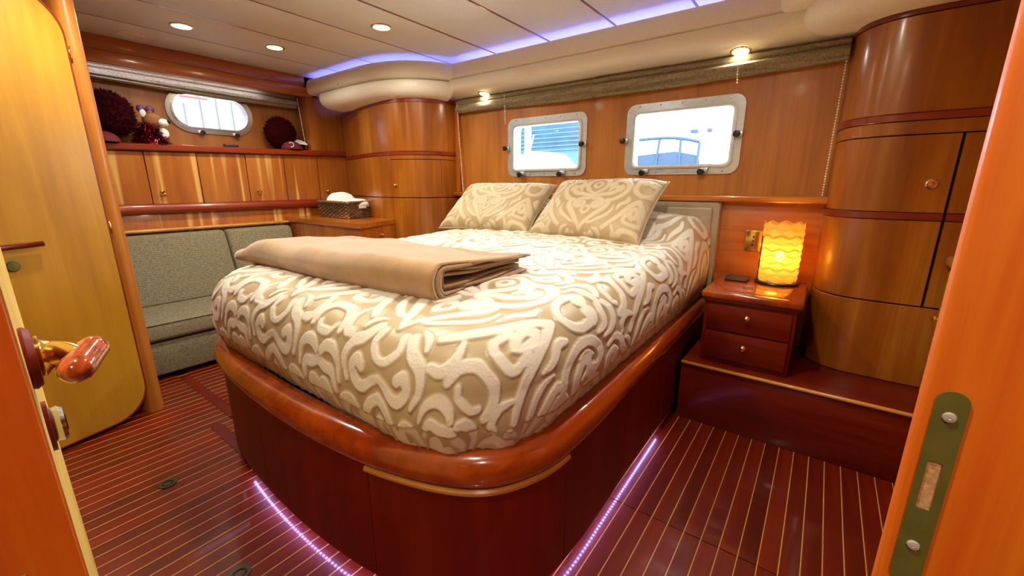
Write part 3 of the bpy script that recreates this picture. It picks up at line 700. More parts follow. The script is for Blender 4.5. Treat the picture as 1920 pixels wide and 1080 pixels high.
# pillows
def pillow(cx, y0, w_, h_, th_, label, rz=0., seed=0, dz=0.):
    n = Vector((0, -.62, .785)); upv = Vector((0, .785, .62)); rt = Vector((1, 0, 0))
    from mathutils import Matrix
    Rz = Matrix.Rotation(rz, 3, 'Z'); n = Rz @ n; upv = Rz @ upv; rt = Rz @ rt
    c0 = np.array((cx, y0+.785*h_/2, .862+dz+.62*h_/2)); A = [np.array(q) for q in (rt, upv, n)]
    root = thing('pillow', (cx, y0+.2, .85), label, 'pillow', 'damask pillows on the bed')
    N1, N2 = 190, 140
    g, hgt = np.meshgrid(np.linspace(-1, 1, N1), np.linspace(-1, 1, N2))
    ou = g*(1-.055*(1-hgt**2)); ov = hgt*(1-.075*(1-g**2))
    prof = np.clip((1-g**4)*(1-hgt**4), 0, 1)**.55
    wz = snoise(g, hgt, seed+11, 6, .6)*.012*prof
    mo_ = motif(g*w_/2, hgt*h_/2+h_/2+.0, .56, .56, .014)*np.clip((1-np.maximum(np.abs(g), np.abs(hgt)))/.03, 0, 1)
    for side, nm, mt in ((1, 'front', shamm), (-1, 'back', shamback)):
        zz = side*prof*th_/2*(1. if side > 0 else .8)+(wz+mo_*.0035 if side > 0 else 0)
        P = c0+(ou*w_/2)[..., None]*A[0]+(ov*h_/2)[..., None]*A[1]+zz[..., None]*A[2]
        if side < 0: P = P[:, ::-1]
        grid_mesh(nm, P, None, mo_ if side > 0 else None, mt, root)
    e = []
    for s_ in np.linspace(-1, 1, 40)[:-1]: e.append((s_, -1))
    for s_ in np.linspace(-1, 1, 30)[:-1]: e.append((1, s_))
    for s_ in np.linspace(1, -1, 40)[:-1]: e.append((s_, 1))
    for s_ in np.linspace(1, -1, 30)[:-1]: e.append((-1, s_))
    e = np.array(e); a = e[:, 0]*(1-.055*(1-e[:, 1]**2)); b_ = e[:, 1]*(1-.075*(1-e[:, 0]**2))
    path = c0+(a*w_/2)[:, None]*A[0]+(b_*h_/2)[:, None]*A[1]
    v, f = g_tube(path, .0055, 6, True); mk('piping', v, f, shamm, root, True)
    return root
pillow(-1.755, 2.01, .71, .455, .17, 'damask pillow on the left, its edge under the other pillow', .05, 1)
pillow(-1.035, 1.99, .665, .485, .18, 'damask pillow on the right, leaning against the padded headboard', -.02, 2)

# folded throw: nested U-shaped layers, the fold to the front, ends open to the right
thr = thing('throw_blanket', (-1.45, 1.0, .82), 'folded tan velour throw lying across the foot of the bed', 'blanket')
def throw_layer(k, name, mat):
    thk = .0095; z_lo = .818+k*.0105; z_hi = .912-k*.0105; r = (z_hi-z_lo)/2; NX = 70
    prof = []
    yb_ = 1.265-.008*k; yf = .735+k*.020
    for t in np.linspace(0, 1, 12): prof.append((yb_+(yf+r-yb_)*t, 0.))
    for t in np.linspace(0, PI, 12)[1:-1]: prof.append((yf+r-r*1.0*math.sin(t), (1-math.cos(t))/2))
    for t in np.linspace(0, 1, 16): prof.append((yf+r+(yb_-yf-r)*t, 1.))
    prof = np.array(prof); m = len(prof); tang = np.gradient(np.stack([prof[:, 0], prof[:, 1]*(z_hi-z_lo)], 1), axis=0); tang /= np.linalg.norm(tang, axis=1)[:, None]+1e-9
    nn = np.stack([-tang[:, 1], tang[:, 0]], 1)
    xs = np.linspace(-2.075-.0*k, -.855-.006*k, NX); V = []; F = []
    for i, xx in enumerate(xs):
        fx = (xx+2.075)/1.22
        squash = 1-.5*math.exp(-((xx+2.075)/.10)**2)           # soft left end
        lift = .020*math.exp(-((xx+.93)/.16)**2)
        for side in (0, 1):
            for j in range(m):
                yy, tt = prof[j]; o = nn[j]*thk*side
                back = np.clip((yy-1.0)/.27, 0, 1); front = np.clip((1.0-yy)/.27, 0, 1)
                zz = z_lo+(z_hi-z_lo)*tt*squash*(1-.42*back)+.010*back+lift*tt*front
                zz += .006*math.sin(xx*7+yy*5+k)*tt+.004*math.sin(xx*17+yy*3)*tt
                yo = yy+.045*fx*(1 if yy < 1 else 0)*(1-min(1, max(0, (yy-.75)/.25)))+.010*math.sin(xx*6+k)-(.035*(1-fx) if yy > 1 else 0)
                V.append((xx+.010*math.sin(yy*14+k*2)*(i == NX-1), yo+o[0], zz+o[1]*squash))
    st_ = 2*m
    for i in range(NX-1):
        for j in range(m-1):
            F.append((i*st_+j, i*st_+j+1, (i+1)*st_+j+1, (i+1)*st_+j)); F.append((i*st_+m+j, i*st_+m+j+1, (i+1)*st_+m+j+1, (i+1)*st_+m+j))
        for j in (0, m-1): F.append((i*st_+j, i*st_+m+j, (i+1)*st_+m+j, (i+1)*st_+j))
    for i in (0, NX-1):
        for j in range(m-1): F.append((i*st_+j, i*st_+j+1, i*st_+m+j+1, i*st_+m+j))
    mk(name, V, F, mat, thr, True)
throw_layer(0, 'outer_fold', throwm)
for k in (1, 2, 3, 4): throw_layer(k, 'inner_fold', throwin)

# ------------------------------------------------------------------ step, nightstand, lamp
stp = thing('platform_step', (0, 2.3, 0), 'raised dark mahogany platform carrying the nightstand and wardrobe', 'platform')
box('riser', -.462, .999, 2.035, 2.06, .0, .292, mahog_x, stp, .001)
box('tread', -.462, .999, 2.03, 2.598, .292, .308, mahog_x, stp, .001)
v, f = g_tube([(-.462, 2.03, .302), (.999, 2.03, .302)], .0085, 10); mk('nosing', v, f, trimlight, stp, True)
nsd = thing('nightstand', (-.21, 2.32, .31), 'small two-drawer mahogany nightstand right of the bed', 'nightstand')
box('body', -.40, -.03, 2.10, 2.55, .309, .615, mahog, nsd, .004)
box('top_moulding', -.408, -.022, 2.088, 2.555, .612, .630, mahog_x, nsd, .006)
box('top', -.418, -.012, 2.078, 2.56, .628, .664, railm, nsd, .012, 4)
box('top_inlay', -.372, -.055, 2.118, 2.53, .660, .6665, railm, nsd, .002)
for z0, z1, kz in ((.478, .600, .556), (.335, .470, .412)):
    d_ = box('drawer', -.382, -.045, 2.088, 2.102, z0, z1, mahog_x, nsd, .003)
    lathe('knob', [(0, 0), (.010, 0), (.011, .003), (.005, .005), (.005, .012), (.010, .017), (.0105, .021), (.006, .025), (0, .0255)], (-.214, 2.088, kz), (0, -1, 0), pale_brass, d_, 16)
# lamp: rows of overlapping scalloped amber shell strips
lc = (-.148, 2.45); lm = thing('table_lamp', (lc[0], lc[1], .667), 'glowing amber scalloped shell lamp on the nightstand', 'lamp')
lathe('base', [(0, 0), (.094, 0), (.098, .004), (.094, .010), (.07, .014), (0, .014)], (lc[0], lc[1], .667), (0, 0, 1), blackp, lm, 32)
am, ant, ab, aN, aL = nodes('amber_shell'); tr = aN('ShaderNodeBsdfTranslucent'); tr.inputs[0].default_value = (1., .74, .26, 1)
tp = aN('ShaderNodeBsdfTransparent'); tp.inputs[0].default_value = (1., .82, .36, 1)
ab.inputs['Base Color'].default_value = (.9, .62, .22, 1); ab.inputs['Roughness'].default_value = .25
anz = aN('ShaderNodeTexNoise'); anz.inputs['Scale'].default_value = 30; amr = aN('ShaderNodeMapRange'); amr.inputs[3].default_value = .45; amr.inputs[4].default_value = .75; aL(anz.outputs['Fac'], amr.inputs[0])
ax1 = aN('ShaderNodeMixShader'); aL(amr.outputs[0], ax1.inputs[0]); aL(ab.outputs[0], ax1.inputs[1]); aL(tr.outputs[0], ax1.inputs[2])
ax2 = aN('ShaderNodeMixShader'); ax2.inputs[0].default_value = .38; aL(ax1.outputs[0], ax2.inputs[1]); aL(tp.outputs[0], ax2.inputs[2])
aL(ax2.outputs[0], ant.nodes['Material Output'].inputs[0])
rows = 9; z0 = .684; hrow = .0315
for r_ in range(rows):
    V = []; F = []; NA = 120; R0 = .084+(.0022 if r_ % 2 else 0)
    for i in range(NA):
        t = 2*PI*i/NA; ph = 8*t+(PI if r_ % 2 else 0); top = z0+(r_+1)*hrow+.006*math.cos(ph); bot = z0+r_*hrow-.006*math.cos(ph)*1-.004
        for (rr, zz) in ((R0, bot), (R0+.003, (top+bot)/2), (R0, top), (R0-.002, top), (R0-.002, bot)): V.append((lc[0]+rr*math.cos(t), lc[1]+rr*math.sin(t), zz))
    for i in range(NA):
        j = (i+1) % NA
        for q in range(5): F.append((i*5+q, i*5+(q+1) % 5, j*5+(q+1) % 5, j*5+q))
    mk('shell_row', V, F, am, lm, True)
v, f = g_ell((lc[0], lc[1], .80), (.020, .020, .028), 16, 12); mk('bulb', v, f, bulbm, lm, True)
lathe('socket', [(0, 0), (.016, 0), (.016, .05), (.010, .09), (0, .09)], (lc[0], lc[1], .681), (0, 0, 1), blackp, lm, 16)
for a in (.45, PI+.45):
    xx, yy = lc[0]+.09*math.cos(a), lc[1]+.09*math.sin(a); v, f = g_tube([(xx, yy, .676), (xx, yy, .90)], .003, 6); mk('side_wire', v, f, blackp, lm)
pd = bpy.data.lights.new('lamp_light', 'POINT'); pd.energy = 4.5; pd.color = (1., .60, .20); pd.shadow_soft_size = .03
po = bpy.data.objects.new('lamp_light', pd); COL.objects.link(po); po.parent = lm; po.location = (0, 0, .80-.667)
ph = thing('wireless_charger', (-.32, 2.42, .667), 'flat black phone-sized charging pad beside the amber lamp', 'charger')
box('pad', -.372, -.268, 2.36, 2.50, .667, .676, blackp, ph, .004, 3); box('glossy_face', -.364, -.276, 2.368, 2.492, .6755, .677, plain('black_gloss', (.01, .01, .012), .08), ph, .0006, 1)
ot = thing('outlet_plate', (-.29, 2.598, .795), 'brass outlet cover plate on the wall behind the lamp', 'outlet')
box('plate', -.329, -.251, 2.592, 2.599, .795, .908, brass, ot, .003)
for zz in (.83, .852, .874):
    lathe('socket_hole', [(0, 0), (.005, 0), (.005, .001), (0, .001)], (-.29, 2.5915, zz), (0, -1, 0), blackp, ot, 10)

# ------------------------------------------------------------------ sofa and side cabinet
sf = thing('sofa', (-3.4, 1.1, 0), 'olive grey built-in sofa along the left wall', 'sofa')
box('base', -3.76, -3.07, .40, 1.76, .03, .232, sofam, sf, .012, 3)
box('toe_kick', -3.74, -3.12, .42, 1.74, 0, .035, gapm, sf, 0)
sc_ = box('seat_cushion', -3.74, -3.045, .40, 1.755, .245, .352, sofam, sf, .028, 4)
def slant_cushion(y0, y1, name):
    v, f = g_box(-.055, .055, y0, y1, 0, .50, .028, 4); V = []
    for (a, b_, c) in v: V.append((-3.60-.30*c+a, b_, .345+c*.93+0*a))
    o = mk(name, V, f, sofam, sf, 'auto'); return o
slant_cushion(.42, 1.262, 'back_cushion'); slant_cushion(1.270, 1.765, 'back_cushion')
v, f = g_tube([(-3.05, .43, .349), (-3.05, 1.73, .349)], .004, 6); mk('piping', v, f, sofam, sc_, True)
sb_ = thing('side_cabinet', (-3.2, 2., 0), 'low cherry side cabinet under the basket', 'cabinet')
bxp = [(-3.79, 1.79), (-2.69, 1.775), (-2.83, 2.19), (-3.2, 2.205), (-3.79, 2.39)]
def prism(name, pts, z0, z1, mat, parent, **kw):
    n = len(pts); V = [(*p, z0) for p in pts]+[(*p, z1) for p in pts]; F = [(i, (i+1) % n, (i+1) % n+n, i+n) for i in range(n)]+[tuple(range(n)), tuple(range(n, 2*n))]
    return mk(name, V, F, mat, parent, **kw)
prism('body', bxp, 0, .835, cherry, sb_)
tp_ = [(-3.79, 1.775), (-2.675, 1.76), (-2.82, 2.18), (-3.2, 2.20), (-3.79, 2.385)]
prism('top', tp_, .838, .873, cherry_x, sb_)
d0 = np.array((-2.69, 1.775)); d1 = np.array((-2.83, 2.19)); u_ = (d1-d0)/np.linalg.norm(d1-d0); n_ = np.array((u_[1], -u_[0]))
pp = [d0+u_*.035, d0+u_*.42, d0+u_*.42+n_*.01, d0+u_*.035+n_*.01]; dw = prism('drawer', [tuple(q) for q in pp], .55, .815, cherry, sb_)
kk = d0+u_*.23+n_*.01; knob((kk[0], kk[1], .77), (n_[0], n_[1], 0), dw)

# basket and towels
bk = thing('wicker_basket', (-3.3, 2., .875), 'dark woven wicker basket on the side cabinet', 'basket')
bc = np.array((-3.12, 1.955)); eu = np.array((-.50, .03)); ev = np.array((-.10, .30)); bx4 = [bc, bc+eu, bc+eu+ev, bc+ev]
def basket_loop(sc, n=26, amp=0., ph=0.):
    cen = sum(bx4)/4; pts = []
    for i in range(4):
        a, b_ = bx4[i], bx4[(i+1) % 4]; d = b_-a; nn = np.array((d[1], -d[0])); nn /= np.linalg.norm(nn)
        for t in np.linspace(.03, .97, n):
            pts.append(cen+(a+d*t-cen)*sc+nn*amp*math.sin(t*PI*14+ph))
    return pts
for r_ in range(9):
    pts = basket_loop(.94+.007*r_, 30, .006, PI*(r_ % 2)); v, f = g_tube([(p[0], p[1], .882+r_*.0135) for p in pts], .0072, 5, True); mk('wicker_row', v, f, wick, bk, True)
mb = MB()
for p, q in zip(basket_loop(.94, 15), basket_loop(1.0, 15)): mb.add(*g_tube([(p[0], p[1], .876), (q[0], q[1], .998)], .004, 5))
mb.build('stakes', wick, bk)
pts = basket_loop(1.01, 30); v, f = g_tube([(p[0], p[1], 1.004+.004*math.sin(i*2.2)) for i, p in enumerate(pts)], .012, 7, True); mk('rim', v, f, wick, bk, True)
prism('bottom', [tuple(p) for p in basket_loop(.93, 4)], .874, .882, wick, bk)
p = bc+ev*.55; nn = np.array((ev[1], -ev[0])); nn /= np.linalg.norm(nn); eu2 = ev/np.linalg.norm(ev)
q = [p-eu2*.045+nn*.018, p+eu2*.045+nn*.018, p+eu2*.045+nn*.012, p-eu2*.045+nn*.012]; prism('paper_tag', [tuple(a) for a in q], .955, .985, whitep, bk)
def lump(name, c, r, label, seed):
    V, F = g_ell((0, 0, 0), r, 40, 26); V = np.array(V); nz = snoise(V[:, 0]*6+V[:, 2]*3, V[:, 1]*6, seed, 7, 1.2); V = V*(1+.13*nz[:, None])+np.array(c)
    return mk(name, V, F, whitep, None, True, label=label, cat='towel', group='white towels in the basket')
lump('rolled_towel', (-3.42, 2.09, 1.01), (.10, .12, .075), 'white rolled towel heaped highest in the wicker basket', 2)
lump('folded_towel', (-3.27, 2.13, .985), (.11, .12, .050), 'white folded towel lying lower at the right of the basket', 9)

# ------------------------------------------------------------------ things on the left shelf
def fuzzy(c, r, n, ln, seed, V0=None):
    rg = random.Random(seed); mb = MB(); mb.add(*g_ell(c, r, 24, 16))
    for _ in range(n):
        z = rg.uniform(-1, 1); t = rg.uniform(0, 2*PI); s = math.sqrt(1-z*z); d = Vector((s*math.cos(t), s*math.sin(t), z)); p = Vector(c)+Vector((d.x*r[0], d.y*r[1], d.z*r[2]))
        o = d.orthogonal().normalized()*.005; q = d.cross(o); tip = p+d*ln*rg.uniform(.5, 1.)+Vector((rg.uniform(-1, 1), rg.uniform(-1, 1), rg.uniform(-1, 1)))*ln*.4
        mb.add([p+o, p-o*.5+q*.8, p-o*.5-q*.8, tip], [(0, 1, 3), (1, 2, 3), (2, 0, 3)])
    return mb
sz = lambda y: zs(y)-.004
fuzzy((-3.86, .765, 1.60), (.085, .125, .135), 1500, .022, 3).build('fluffy_hat', maroon, None, True, label='dark maroon fluffy hat at the near end of the left shelf', cat='hat')
def cap(c, s, rz, label, logo=False, up=0.):
    from mathutils import Matrix
    Rm = Matrix.Rotation(rz, 3, 'Z'); root = thing('visor_cap', c, label, 'cap'); T = lambda p: tuple(Rm @ Vector(p)*s+Vector(c))
    V = []; F = []; n1, n2 = 24, 10
    for j in range(n2+1):
        ph = PI/2*j/n2
        for i in range(n1): t = 2*PI*i/n1; V.append(T((.095*math.cos(ph)*math.cos(t), .085*math.cos(ph)*math.sin(t), .012+.068*math.sin(ph)**.9)))
    for j in range(n2):
        for i in range(n1): F.append((j*n1+i, j*n1+(i+1) % n1, (j+1)*n1+(i+1) % n1, (j+1)*n1+i))
    mk('crown', V, F, capm, root, True)
    V = []; F = []; m = 18
    for i in range(m+1):
        t = -1.25+2.5*i/m
        for (rr, dz) in ((.070, .010), (.150, .030-.035*t*t*.5), (.150, .022-.035*t*t*.5), (.070, .002)):
            V.append(T((rr*math.cos(t)*1.05, rr*.88*math.sin(t), dz+up*(.6+.4*math.cos(t)))))
    for i in range(m):
        for q in range(4): F.append((i*4+q, i*4+(q+1) % 4, (i+1)*4+(q+1) % 4, (i+1)*4+q))
    F += [(0, 1, 2, 3), tuple(m*4+k for k in range(4))]
    mk('brim', V, F, whitep, root, 'auto')
    if logo:
        V = []; F = []
        for i in range(15):
            t = .7+4.2*i/14
            for rr in (.013+.004*math.sin(i*.22), .022): V.append(T((.0, .0, .05)) if False else tuple(Vector(T((-.098, rr*math.cos(t), .045+rr*math.sin(t))))))
        V2 = [tuple(Vector(q)+Rm @ Vector((-.006, 0, 0))) for q in V]; n0 = len(V); V = V+V2
        for i in range(14):
            a = 2*i; F += [(a, a+1, a+3, a+2), (n0+a, n0+a+1, n0+a+3, n0+a+2), (a, a+2, n0+a+2, n0+a), (a+1, a+3, n0+a+3, n0+a+1)]
        mk('emblem', V, F, plain('silver_thread', (.6, .58, .55), .6), root)
    return root
cap((-3.82, .70, sz(.71)+.004), 1.0, PI+.2, 'maroon cap with white brim in front of the fluffy hat', up=.085)
pr = thing('plush_animal', (-3.87, .97, sz(.97)), 'small brown and white plush animal sitting in maroon tinsel', 'toy')
rg = random.Random(5); mb = MB(); mb.add(*g_lathe([(0, 0), (.085, 0), (.07, .05), (.035, .12), (0, .14)], (-3.86, .96, sz(.96)+.004), (0, 0, 1), 16))
for _ in range(420):
    t = rg.uniform(0, 2*PI); h0 = rg.uniform(.02, .15); r0 = .02+.055*(1-h0/.16); p = Vector((-3.86+r0*math.cos(t), .96+r0*math.sin(t), sz(.96)+h0+.012)); d = Vector((math.cos(t)*.045, math.sin(t)*.05, -rg.uniform(.0, .05))); sd = Vector((-math.sin(t), math.cos(t), rg.uniform(-.5, .5)))*.004
    tip = p+d; tip.z = max(tip.z, sz(.96)+.008)
    mb.add([p-sd, p+sd, tip+sd, tip-sd], [(0, 1, 2, 3)])
mb.build('tinsel', maroonfoil, pr)
hz = sz(.96)+.175
v, f = g_ell((-3.85, .985, hz), (.045, .058, .048), 20, 14); mk('head', v, f, brownp, pr, True)
v, f = g_ell((-3.825, 1.035, hz-.012), (.026, .036, .026), 16, 10); mz = mk('muzzle', v, f, whitep, pr, True)
v, f = g_ell((-3.812, 1.065, hz-.004), (.017, .013, .014), 10, 8); mk('nose', v, f, blackp, mz, True)
for yy in (.935, .975): v, f = g_ell((-3.835, yy, hz+.040), (.008, .018, .026), 12, 8); mk('ear', v, f, whitep if yy < .95 else brownp, pr, True)
bw = MB()
for s_ in (-1, 1): bw.add(*g_ell((-3.845, .955+s_*.024, hz+.068), (.014, .026, .026), 12, 8))
bw.add(*g_ell((-3.84, .955, hz+.068), (.012, .010, .010), 10, 8)); bw.build('bow', purplem, pr, True)
v, f = g_ell((-3.825, 1.03, hz-.085), (.02, .03, .035), 12, 8); mk('paw', v, f, whitep, pr, True)
fuzzy((-3.91, 1.88, 1.585), (.055, .125, .125), 1200, .02, 8).build('fluffy_wig', maroon, None, True, label='dark maroon fluffy wig at the far end of the left shelf', cat='wig')
cap((-3.835, 1.925, sz(1.92)+.004), 1.0, PI-.5, 'maroon cap with white brim and silver emblem at the far shelf end', True, up=.085)
box('paper_sheet', -3.90, -3.80, 1.12, 1.55, sz(1.3)+.006, sz(1.3)+.012, whitep, None, .001, 1, label='long white sheet lying on the shelf under the portlight', cat='paper')
box('small_box', -3.87, -3.82, 1.40, 1.495, sz(1.45)+.010, sz(1.45)+.036, blackp, None, .004, label='small black box on the shelf below the portlight', cat='box')

# ------------------------------------------------------------------ right side counter
ctr = thing('side_counter', (.7, 1.6, .31), 'cherry counter unit with drawer, half hidden by the door jamb', 'counter')
box('body', .44, .998, .75, 2.32, .0, .835, cherry_y, ctr, .004)
box('counter_top', .41, .998, .74, 2.325, .838, .878, trimlight, ctr, .014, 4)
dq = box('drawer', .425, .442, 1.92, 2.31, .56, .82, door_wood, ctr, .004)
box('drawer', .425, .442, 1.5, 1.91, .56, .82, door_wood, ctr, .004); box('cabinet_door', .425, .442, 1.92, 2.31, .05, .55, cherry, ctr, .004)
lathe('knob', [(0, 0), (.012, 0), (.013, .003), (.006, .005), (.006, .02), (.014, .024), (.015, .03), (.008, .034), (0, .034)], (.425, 2.20, .645), (-1, 0, 0), pale_brass, dq, 16)

# ------------------------------------------------------------------ doorway
jb = thing('trim_3', (.3, .5, 0), 'orange wooden door jamb with strike plate at the right edge', None, None, 'structure')
v, f = g_box(.087, .9, .452, .472, .0, 2.059, .005, 3); mk('jamb', v, f, jambw, jb, 'auto')
sp_o = rrect(.0945, .1145, .80, .990, .0099, 10)
sp_h = [rrect(.0995, .1085, .880, .926, .0008, 2)]
v, f = g_plate(sp_o, sp_h, 0, .0022, lambda a, b_, d: (a+(b_-.99)*.0, .4500+d, b_)); pl_ = mk('strike_plate', v, f, bronze, jb)
v, f = g_plate(rrect(.0995, .1085, .880, .926, .0008, 2), [], 0, .001, lambda a, b_, d: (a, .4514+d, b_)); mk('latch_hole', v, f, plain('raw_wood', (.55, .30, .12), .8, noise=.3, nscale=300), pl_)
for zz in (.968, .843): lathe('screw', [(0, 0), (.0045, 0), (.0038, .002), (.0012, .0026), (0, .0018)], (.1045, .4500, zz), (0, -1, 0), plain('zinc_screw', (.6, .58, .5), .3, metal=.4), pl_, 14)
ed = thing('door_2', (-.75, .0, 0), 'open entry door at the left edge with brass lever', None, None, 'structure')
E_ = np.array((-.448, .0115)); F_ = np.array((-1.05, .0405)); tdir = (E_-F_)/np.linalg.norm(E_-F_); nd = np.array((-tdir[1], tdir[0]))
nd = nd if nd[1] > 0 else -nd
def dbox(name, s0, s1, n0, n1, z0, z1, mat, parent, bev=.003):
    v, f = g_box(s0, s1, n0, n1, z0, z1, bev, 2); V = [(*(F_+tdir*a+nd*b_), c) for a, b_, c in v]; return mk(name, V, f, mat, parent, 'auto')
Ld = np.linalg.norm(E_-F_)
dbox('slab', 0, Ld, -.075, 0, .03, 1.9, jambw, ed, .002)
dbox('lit_face', .0, Ld-.004, 0, .0012, .04, 1.89, plain('warm_lit_face_wood', (.80, .56, .14), .5, noise=.12, nscale=20), ed, 0)  # thin sheet with the room's warm light put into its yellow
fp = dbox('latch_plate', Ld-.001, Ld+.0015, -.055, -.028, .76, .862, bronze, ed, .001)
q = F_+tdir*(Ld+.001)+nd*-.040; lathe('latch_bolt', [(0, 0), (.011, 0), (.011, .006), (.006, .010), (0, .010)], (q[0], q[1], .846), (tdir[0], tdir[1], 0), chrome, fp, 12)
ro = np.array((-.520, .0155, 1.008))
lathe('rosette', [(0, 0), (.026, 0), (.027, .003), (.024, .007), (.012, .008), (0, .008)], ro, (nd[0], nd[1], 0), mahog, ed, 24)
lv_ = lathe('lever_neck', [(0, .006), (.017, .006), (.018, .010), (.013, .014), (.010, .02), (0, .02)], ro, (nd[0], nd[1], 0), brass, ed, 20)
v, f = g_tube(catmull([(-.520, .026, 1.008), (-.512, .034, 1.010), (-.500, .040, 1.012), (-.488, .045, 1.012)], 6), .008, 10, rs=np.linspace(.0125, .006, 19)); mk('lever_stem', v, f, brass, lv_, True)
g0 = np.array((-.462, .0335, 1.002)); g1 = np.array((-.512, .060, 1.012)); path = [g0+(g1-g0)*t for t in np.linspace(0, 1, 12)]
rs_ = [.004, .0095, .0118, .012, .0118, .0116, .0114, .0112, .0112, .011, .009, .003]
v, f = g_tube(path, .01, 14, rs=rs_); mk('lever_grip', v, f, burl, lv_, True)
lk_ = np.array((-.556, .017, .930)); lathe('lock_rosette', [(0, 0), (.024, 0), (.024, .004), (0, .005)], lk_, (nd[0], nd[1], 0), mahog, ed, 24)
cy = lathe('lock_cylinder', [(0, .004), (.016, .004), (.017, .010), (.015, .013), (0, .0125)], lk_, (nd[0], nd[1], 0), chrome, ed, 20)
q = lk_+np.array((*nd, 0))*.0128; v, f = g_box(q[0]-.002, q[0]+.002, q[1]-.001, q[1]+.001, q[2]-.008, q[2]+.008); mk('keyhole', v, f, blackp, cy)

# warm-lit closet door on the left, its rounded panel set in a frame
cd = thing('door_1', (-2.5, .1, 0), 'tall warm-lit closet door with rounded corners at the left', None, None, 'structure')
Pd = np.array((-2.66, .44)); dd_ = np.array((.30, -.954)); dd_ /= np.linalg.norm(dd_); nd2 = np.array((-dd_[1], dd_[0])); nd2 = nd2 if nd2[0] > 0 else -nd2
mpd = lambda a, b_, d: (*(Pd+dd_*a+nd2*d), b_)
fr_o = [(-.055, 0), (1.3, 0), (1.3, 2.058), (-.055, 2.058)]
def dooro(e): return rrect(.0+e, .66-e, .02+e, 1.90-e, .15, 12)
v, f = g_plate(fr_o, [], -.15, -.12, mpd); mk('frame', v, f, cherry, cd)
v, f = g_plate(dooro(0), [], -.02, .006, mpd); mk('leaf', v, f, door_wood, cd)
v, f = g_ring(dooro(0), dooro(.006), .006, .008, mpd); mk('edge_bead', v, f, trimdark, cd, 'auto')
post = catmull([mpd(-.006, 0, -.12)[:2], mpd(-.006, 0, -.03)[:2], mpd(-.02, 0, -.006)[:2], mpd(-.034, 0, -.002)[:2], mpd(-.048, 0, -.014)[:2], mpd(-.055, 0, -.05)[:2], mpd(-.06, 0, -.12)[:2]], 8)[::-1].copy()
v, f = g_loft(post, [(-.015, 0), (.006, 0), (.006, 2.058), (-.015, 2.058)]); mk('corner_post', v, f, headwall_wood, cd, 'auto')
for zz in (1.66, .93):
    q = mpd(-.002, 0, .007); v, f = g_tube([(q[0], q[1], zz), (q[0], q[1], zz+.055)], .005, 8); mk('hinge', v, f, brass, cd, True)
a0 = mpd(.245, .915, .03); a1 = mpd(.60, .905, .03); v, f = g_tube([a0, a1], .011, 12); gr = mk('grab_bar', v, f, mahog_x, cd, True)
q = mpd(.34, .835, .006); lathe('push_lock', [(0, 0), (.02, 0), (.022, .004), (.018, .010), (0, .012)], q, (nd2[0], nd2[1], 0), bronze, cd, 20)

# ------------------------------------------------------------------ downlights
def downlight(c, label, group, energy=9., axis=(0, 0, -1), r=.048, on=True, spot=True):
    t = thing('downlight', c, label, 'light', group)
    lathe('bezel', [(r, .0), (r*1.28, .0), (r*1.30, .003), (r*1.15, .007), (r, .006), (r, .0)], c, axis, pale_brass if on else creamm, t, 28, False)
    if on:
        lathe('lens', [(0, .001), (r, .001), (r*.98, .004), (0, .0055)], c, axis, lampface, t, 24)
        d = bpy.data.lights.new('downlight_beam', 'SPOT'); d.energy = energy; d.color = (1., .93, .76); d.spot_size = math.radians(172); d.spot_blend = .9; d.shadow_soft_size = .03
        o = bpy.data.objects.new('downlight_beam', d); COL.objects.link(o); o.parent = t
        a = Vector(axis).normalized(); o.location = a*.02; o.rotation_euler = a.to_track_quat('-Z', 'Y').to_euler()
    else:
        lathe('grille', [(0, .001), (r, .001), (r*.9, .005), (0, .006)], c, axis, creamm, t, 24)
    return t
G1 = 'recessed ceiling downlights'
EN = 48.
downlight((-3.206, 1.045, 2.06), 'lit ceiling downlight nearest the fluffy hat end of the shelf', G1, EN*.62)
downlight((-3.172, 1.558, 2.06), 'lit ceiling downlight in front of the oval portlight', G1, EN*.62)
downlight((-2.273, 1.759, 2.06), 'lit ceiling downlight nearest the bed centre', G1, EN)
downlight((-1.35, 1.05, 2.06), 'added unseen ceiling downlight above the foot of the bed', G1, EN)  # out of view, added to raise the room's brightness
downlight((-.42, 1.30, 2.06), 'added unseen ceiling downlight above the right floor aisle', G1, EN)  # extra lamp beyond the frame, added as fill for the cabin
downlight((-2.273, .45, 2.06), 'added unseen ceiling downlight above the closet door floor', G1, EN)  # unseen fixture, put in to brighten this side
downlight((-.35, .1, 2.06), 'added unseen ceiling downlight just inside the doorway', G1, EN*.8)  # added overhead out of view to light the doorway
downlight((.45, -.55, 2.06), 'added unseen corridor downlight outside the cabin doorway', G1, EN)  # added behind the camera to light the jamb and cabin
downlight((-3.647, .908, 2.06), 'unlit cream speaker disc in the ceiling by the left wall', None, on=False, r=.055)
ax = Vector((0, -.22, -1))
downlight((-2.150, 2.553, 1.8055), 'lit downlight in the valance near the corner cabinet', 'valance downlights', 9., ax, .037)
downlight((-.458, 2.553, 1.8055), 'lit downlight in the valance near the rounded wardrobe', 'valance downlights', 9., ax, .037)

